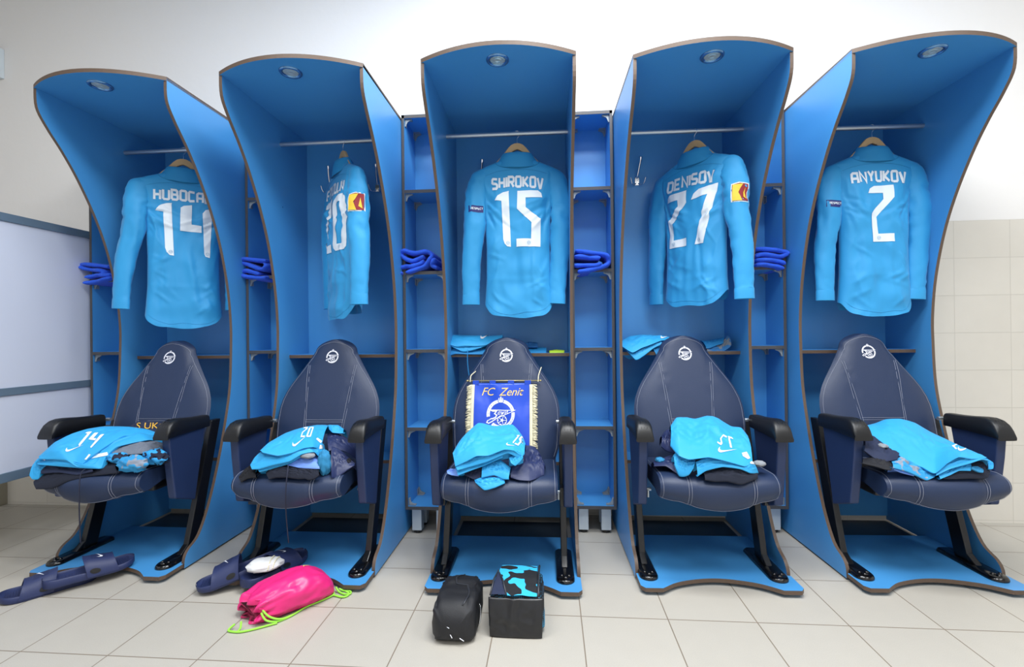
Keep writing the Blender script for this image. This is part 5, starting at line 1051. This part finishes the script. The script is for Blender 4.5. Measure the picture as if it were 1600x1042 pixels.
for pts in ([(-1.005, -1.075, .045), (-.985, -1.078, .022), (-.958, -1.055, .006), (-.930, -1.020, .005), (-.905, -.965, .005), (-.872, -.925, .005), (-.848, -.895, .006), (-.838, -.880, .008), (-.842, -.872, .012)],
            [(-1.003, -1.070, .052), (-.978, -1.070, .030), (-.950, -1.048, .010), (-.925, -1.010, .005)],
            [(-1.085, -1.098, .018), (-1.098, -1.112, .006), (-1.082, -1.118, .005), (-1.052, -1.118, .005), (-1.020, -1.104, .005), (-.985, -1.082, .005), (-.955, -1.062, .005)],
            [(-1.062, -1.098, .028), (-1.058, -1.108, .012), (-1.062, -1.116, .005)],
            [(-.843, -.850, .020), (-.828, -.858, .008), (-.800, -.872, .006), (-.778, -.868, .006), (-.784, -.852, .006), (-.812, -.848, .006), (-.832, -.846, .012)],
            [(-.848, -.880, .008), (-.828, -.884, .006), (-.802, -.892, .006), (-.785, -.886, .006), (-.782, -.868, .006), (-.800, -.858, .010)]):
    b = MB(); b.tube(smooth_path(c3(pts), 6), .0034, 8); b.build('cord', M_LIMEC, pk, smooth=True)
decal('tick_mark', swoosh(), lambda a, b_: A+axn*(L*(.70+a*.09))+sd_*(-.018+b_*.05)+Vector((0, 0, .1225)), M_GOLD, pk, grid=.2)

# ---------------------------------------------------------------- two black kit bags
M_BAG = mat('black_bag_nylon', '17181d', .6, bump=(500, .35, 2)); M_PU = mat('black_coated_panel', '1b1c20', .32, bump=(24, .5, 4)); M_ZIP = mat('zip_teeth', '3a3c42', .4, .3)
def soft_box(name, m, parent, X, Y, Zt, K=40, n=26, ex=.38, seed=0, amp=.006, tops=None):
    """X(f) -> (x0, x1), Y front/back, Zt(f) height"""
    rg = []
    for i in range(n+1):
        f = i/n; e = (1-(2*f-1)**10)**.5 if 0 < f < 1 else .0; e = max(e, .55 if 0 < f < 1 else .5); x0, x1 = X(f); h = Zt(f); cx, w = (x0+x1)/2, (x1-x0)/2; ring = []
        for k in range(K):
            an = 2*PI*k/K; ca, sa = math.cos(an), math.sin(an); xx = math.copysign(abs(ca)**ex, ca)*w*e; zz = h/2*(1+math.copysign(abs(sa)**ex, sa)*e)
            q = Vector((ca*1.6+seed, sa*1.6, f*4)); d = amp*(nz(*q)+.7*(1-abs(nz(*(q*2.1)))*3)); up = max(0, sa)
            tp = 1-.10*max(0, sa); ring.append((cx+xx*tp+ca*d, Y[0]+(Y[1]-Y[0])*f, max(.001, zz+d*up)))
        rg.append(ring)
    b = MB(); b.rings(rg); return b.build(name, m, parent, auto=70), rg
t = empty('shoe_bag', 'plain black zipped shoe bag on the tiles, left of the two bags', 'bag', (-.318, -1.01, 0), 0, 'black bags in front of the middle seat')
o, rg = soft_box('body', M_BAG, t, lambda f: (-.078+.004*f+.012*(1-f)*f*4*0, .066-.004*f), (-.130, .135), lambda f: .082+.045*math.sin(PI*min(1, f*.8+.12))**.8, ex=.30, seed=2, amp=.006)
zp = [Vector(rg[i][9+(1 if i > 13 else 0)])+Vector((.0, 0, .0015)) for i in range(3, 25)]
zp = [p+Vector((.012*math.sin(i*.32)-.006, 0, .0)) for i, p in enumerate(zp)]
b = MB(); b.tube(zp, .0032, 8, flat=.5); b.build('zip', M_ZIP, o, smooth=True)
for i, (px, py, pz, dx, dz) in enumerate(((-.022, -.129, .062, .008, -.004), (-.010, -.134, .040, .006, -.010), (.020, -.134, .030, .014, -.008), (-.070, -.03, .085, .002, .006))):
    b = MB(); b.tube([(px, py, pz), (px+dx, py-.001, pz+dz)], .0012, 6); b.build('tag', M_CWHITE, o)
b = MB(); b.tube(smooth_path([(.060, -.02, .088), (.072, -.03, .075), (.074, -.045, .05), (.072, -.055, .03)], 5), .0022, 6); b.build('zip_pull', M_CHROME, o, smooth=True)
M_CAMO = stripe_mat('cyan_black_camo', '2fb4e8', '12151c', 16, .50)
M_MESHP = mat('black_mesh_cyan_dots', '15181f', .6)
N, L, B = nodes_of(M_MESHP); tc = N.new('ShaderNodeTexCoord'); vo = N.new('ShaderNodeTexVoronoi'); vo.inputs['Scale'].default_value = 170; vo.inputs['Randomness'].default_value = 0
nn = N.new('ShaderNodeTexNoise'); nn.inputs['Scale'].default_value = 14; mt = N.new('ShaderNodeMath'); mt.operation = 'MULTIPLY_ADD'; mt.inputs[1].default_value = .9; mt.inputs[2].default_value = -.12
lt = N.new('ShaderNodeMath'); lt.operation = 'LESS_THAN'; mx = N.new('ShaderNodeMix'); mx.data_type = 'RGBA'; mx.inputs[6].default_value = srgb('14161c'); mx.inputs[7].default_value = srgb('3aa6d8')
L.new(tc.outputs['Object'], vo.inputs['Vector']); L.new(tc.outputs['Object'], nn.inputs['Vector']); L.new(nn.outputs['Fac'], mt.inputs[0]); L.new(vo.outputs['Distance'], lt.inputs[0]); L.new(mt.outputs[0], lt.inputs[1]); L.new(lt.outputs[0], mx.inputs[0]); L.new(mx.outputs[2], B.inputs['Base Color'])
t = empty('shoe_bag', 'black bag with a cyan patterned top, right of the two bags', 'bag', (-.122, -.965, 0), 0, 'black bags in front of the middle seat')
o, rg = soft_box('body', M_MESHP, t, lambda f: (-.096+.006*f, .094-.008*f), (-.112, .112), lambda f: .118+.018*math.sin(PI*f), ex=.30, seed=8, amp=.005)
# front coated panel, slightly bulged, with creases
V = []; F = []; NX, NZ = 28, 18
for i in range(NZ+1):
    for j in range(NX+1):
        u = -1+2*j/NX; v = i/NZ; xx = u*(.086+.006*v); zz = .003+v*(.121-.010*(1-u*u)*0); cr = .007*(1-abs(nz(u*2.2+v*1.5, v*2.2-u*1.2, 3))*3)*math.sin(PI*v)+.006*math.exp(-((u+.35-v*.3)/.12)**2)*v
        V.append((xx, -.124+.014*v**2+.004*abs(u)**4-cr*.9, zz))
for i in range(NZ):
    for j in range(NX): q = i*(NX+1)+j; F.append((q, q+1, q+NX+2, q+NX+1))
fp = from_data('front_panel', V, F, M_PU, t, smooth=True); sd2 = fp.modifiers.new('solid', 'SOLIDIFY'); sd2.thickness = .004
# top: cyan patterned lid and dark open corner at the left
def lid(a, b_): return Vector((a, -.104+b_*.205, .1275+.020*math.sin(PI*min(1, max(0, b_)))-.18*a*a*4*.5+.003*nz(a*30, b_*6)))
decal('patterned_lid', [[(-.030, 0), (.070, 0), (.066, 1), (-.066, 1), (-.068, .55)]], lambda a, b_: lid(a, b_)+Vector((0, 0, .004)), M_CAMO, t, grid=.02)
decal('open_corner', [[(-.088, .02), (-.034, .0), (-.070, .55)]], lambda a, b_: lid(a, b_)+Vector((0, 0, .005)), M_NAVYC, t, grid=.02)
b = MB(); b.tube([lid(-.086, .0)+Vector((0, 0, .007)), lid(-.080, .3)+Vector((0, 0, .012)), lid(-.071, .58)+Vector((0, 0, .010)), lid(-.050, .3)+Vector((0, 0, .009)), lid(-.032, .0)+Vector((0, 0, .006))], .003, 8); b.build('zip', M_ZIP, t, smooth=True)
b = MB(); b.tube([lid(.074, b_)+Vector((0, 0, .006)) for b_ in (0, .25, .5, .75, 1)], .0035, 8); b.build('zip', M_ZIP, t, smooth=True)
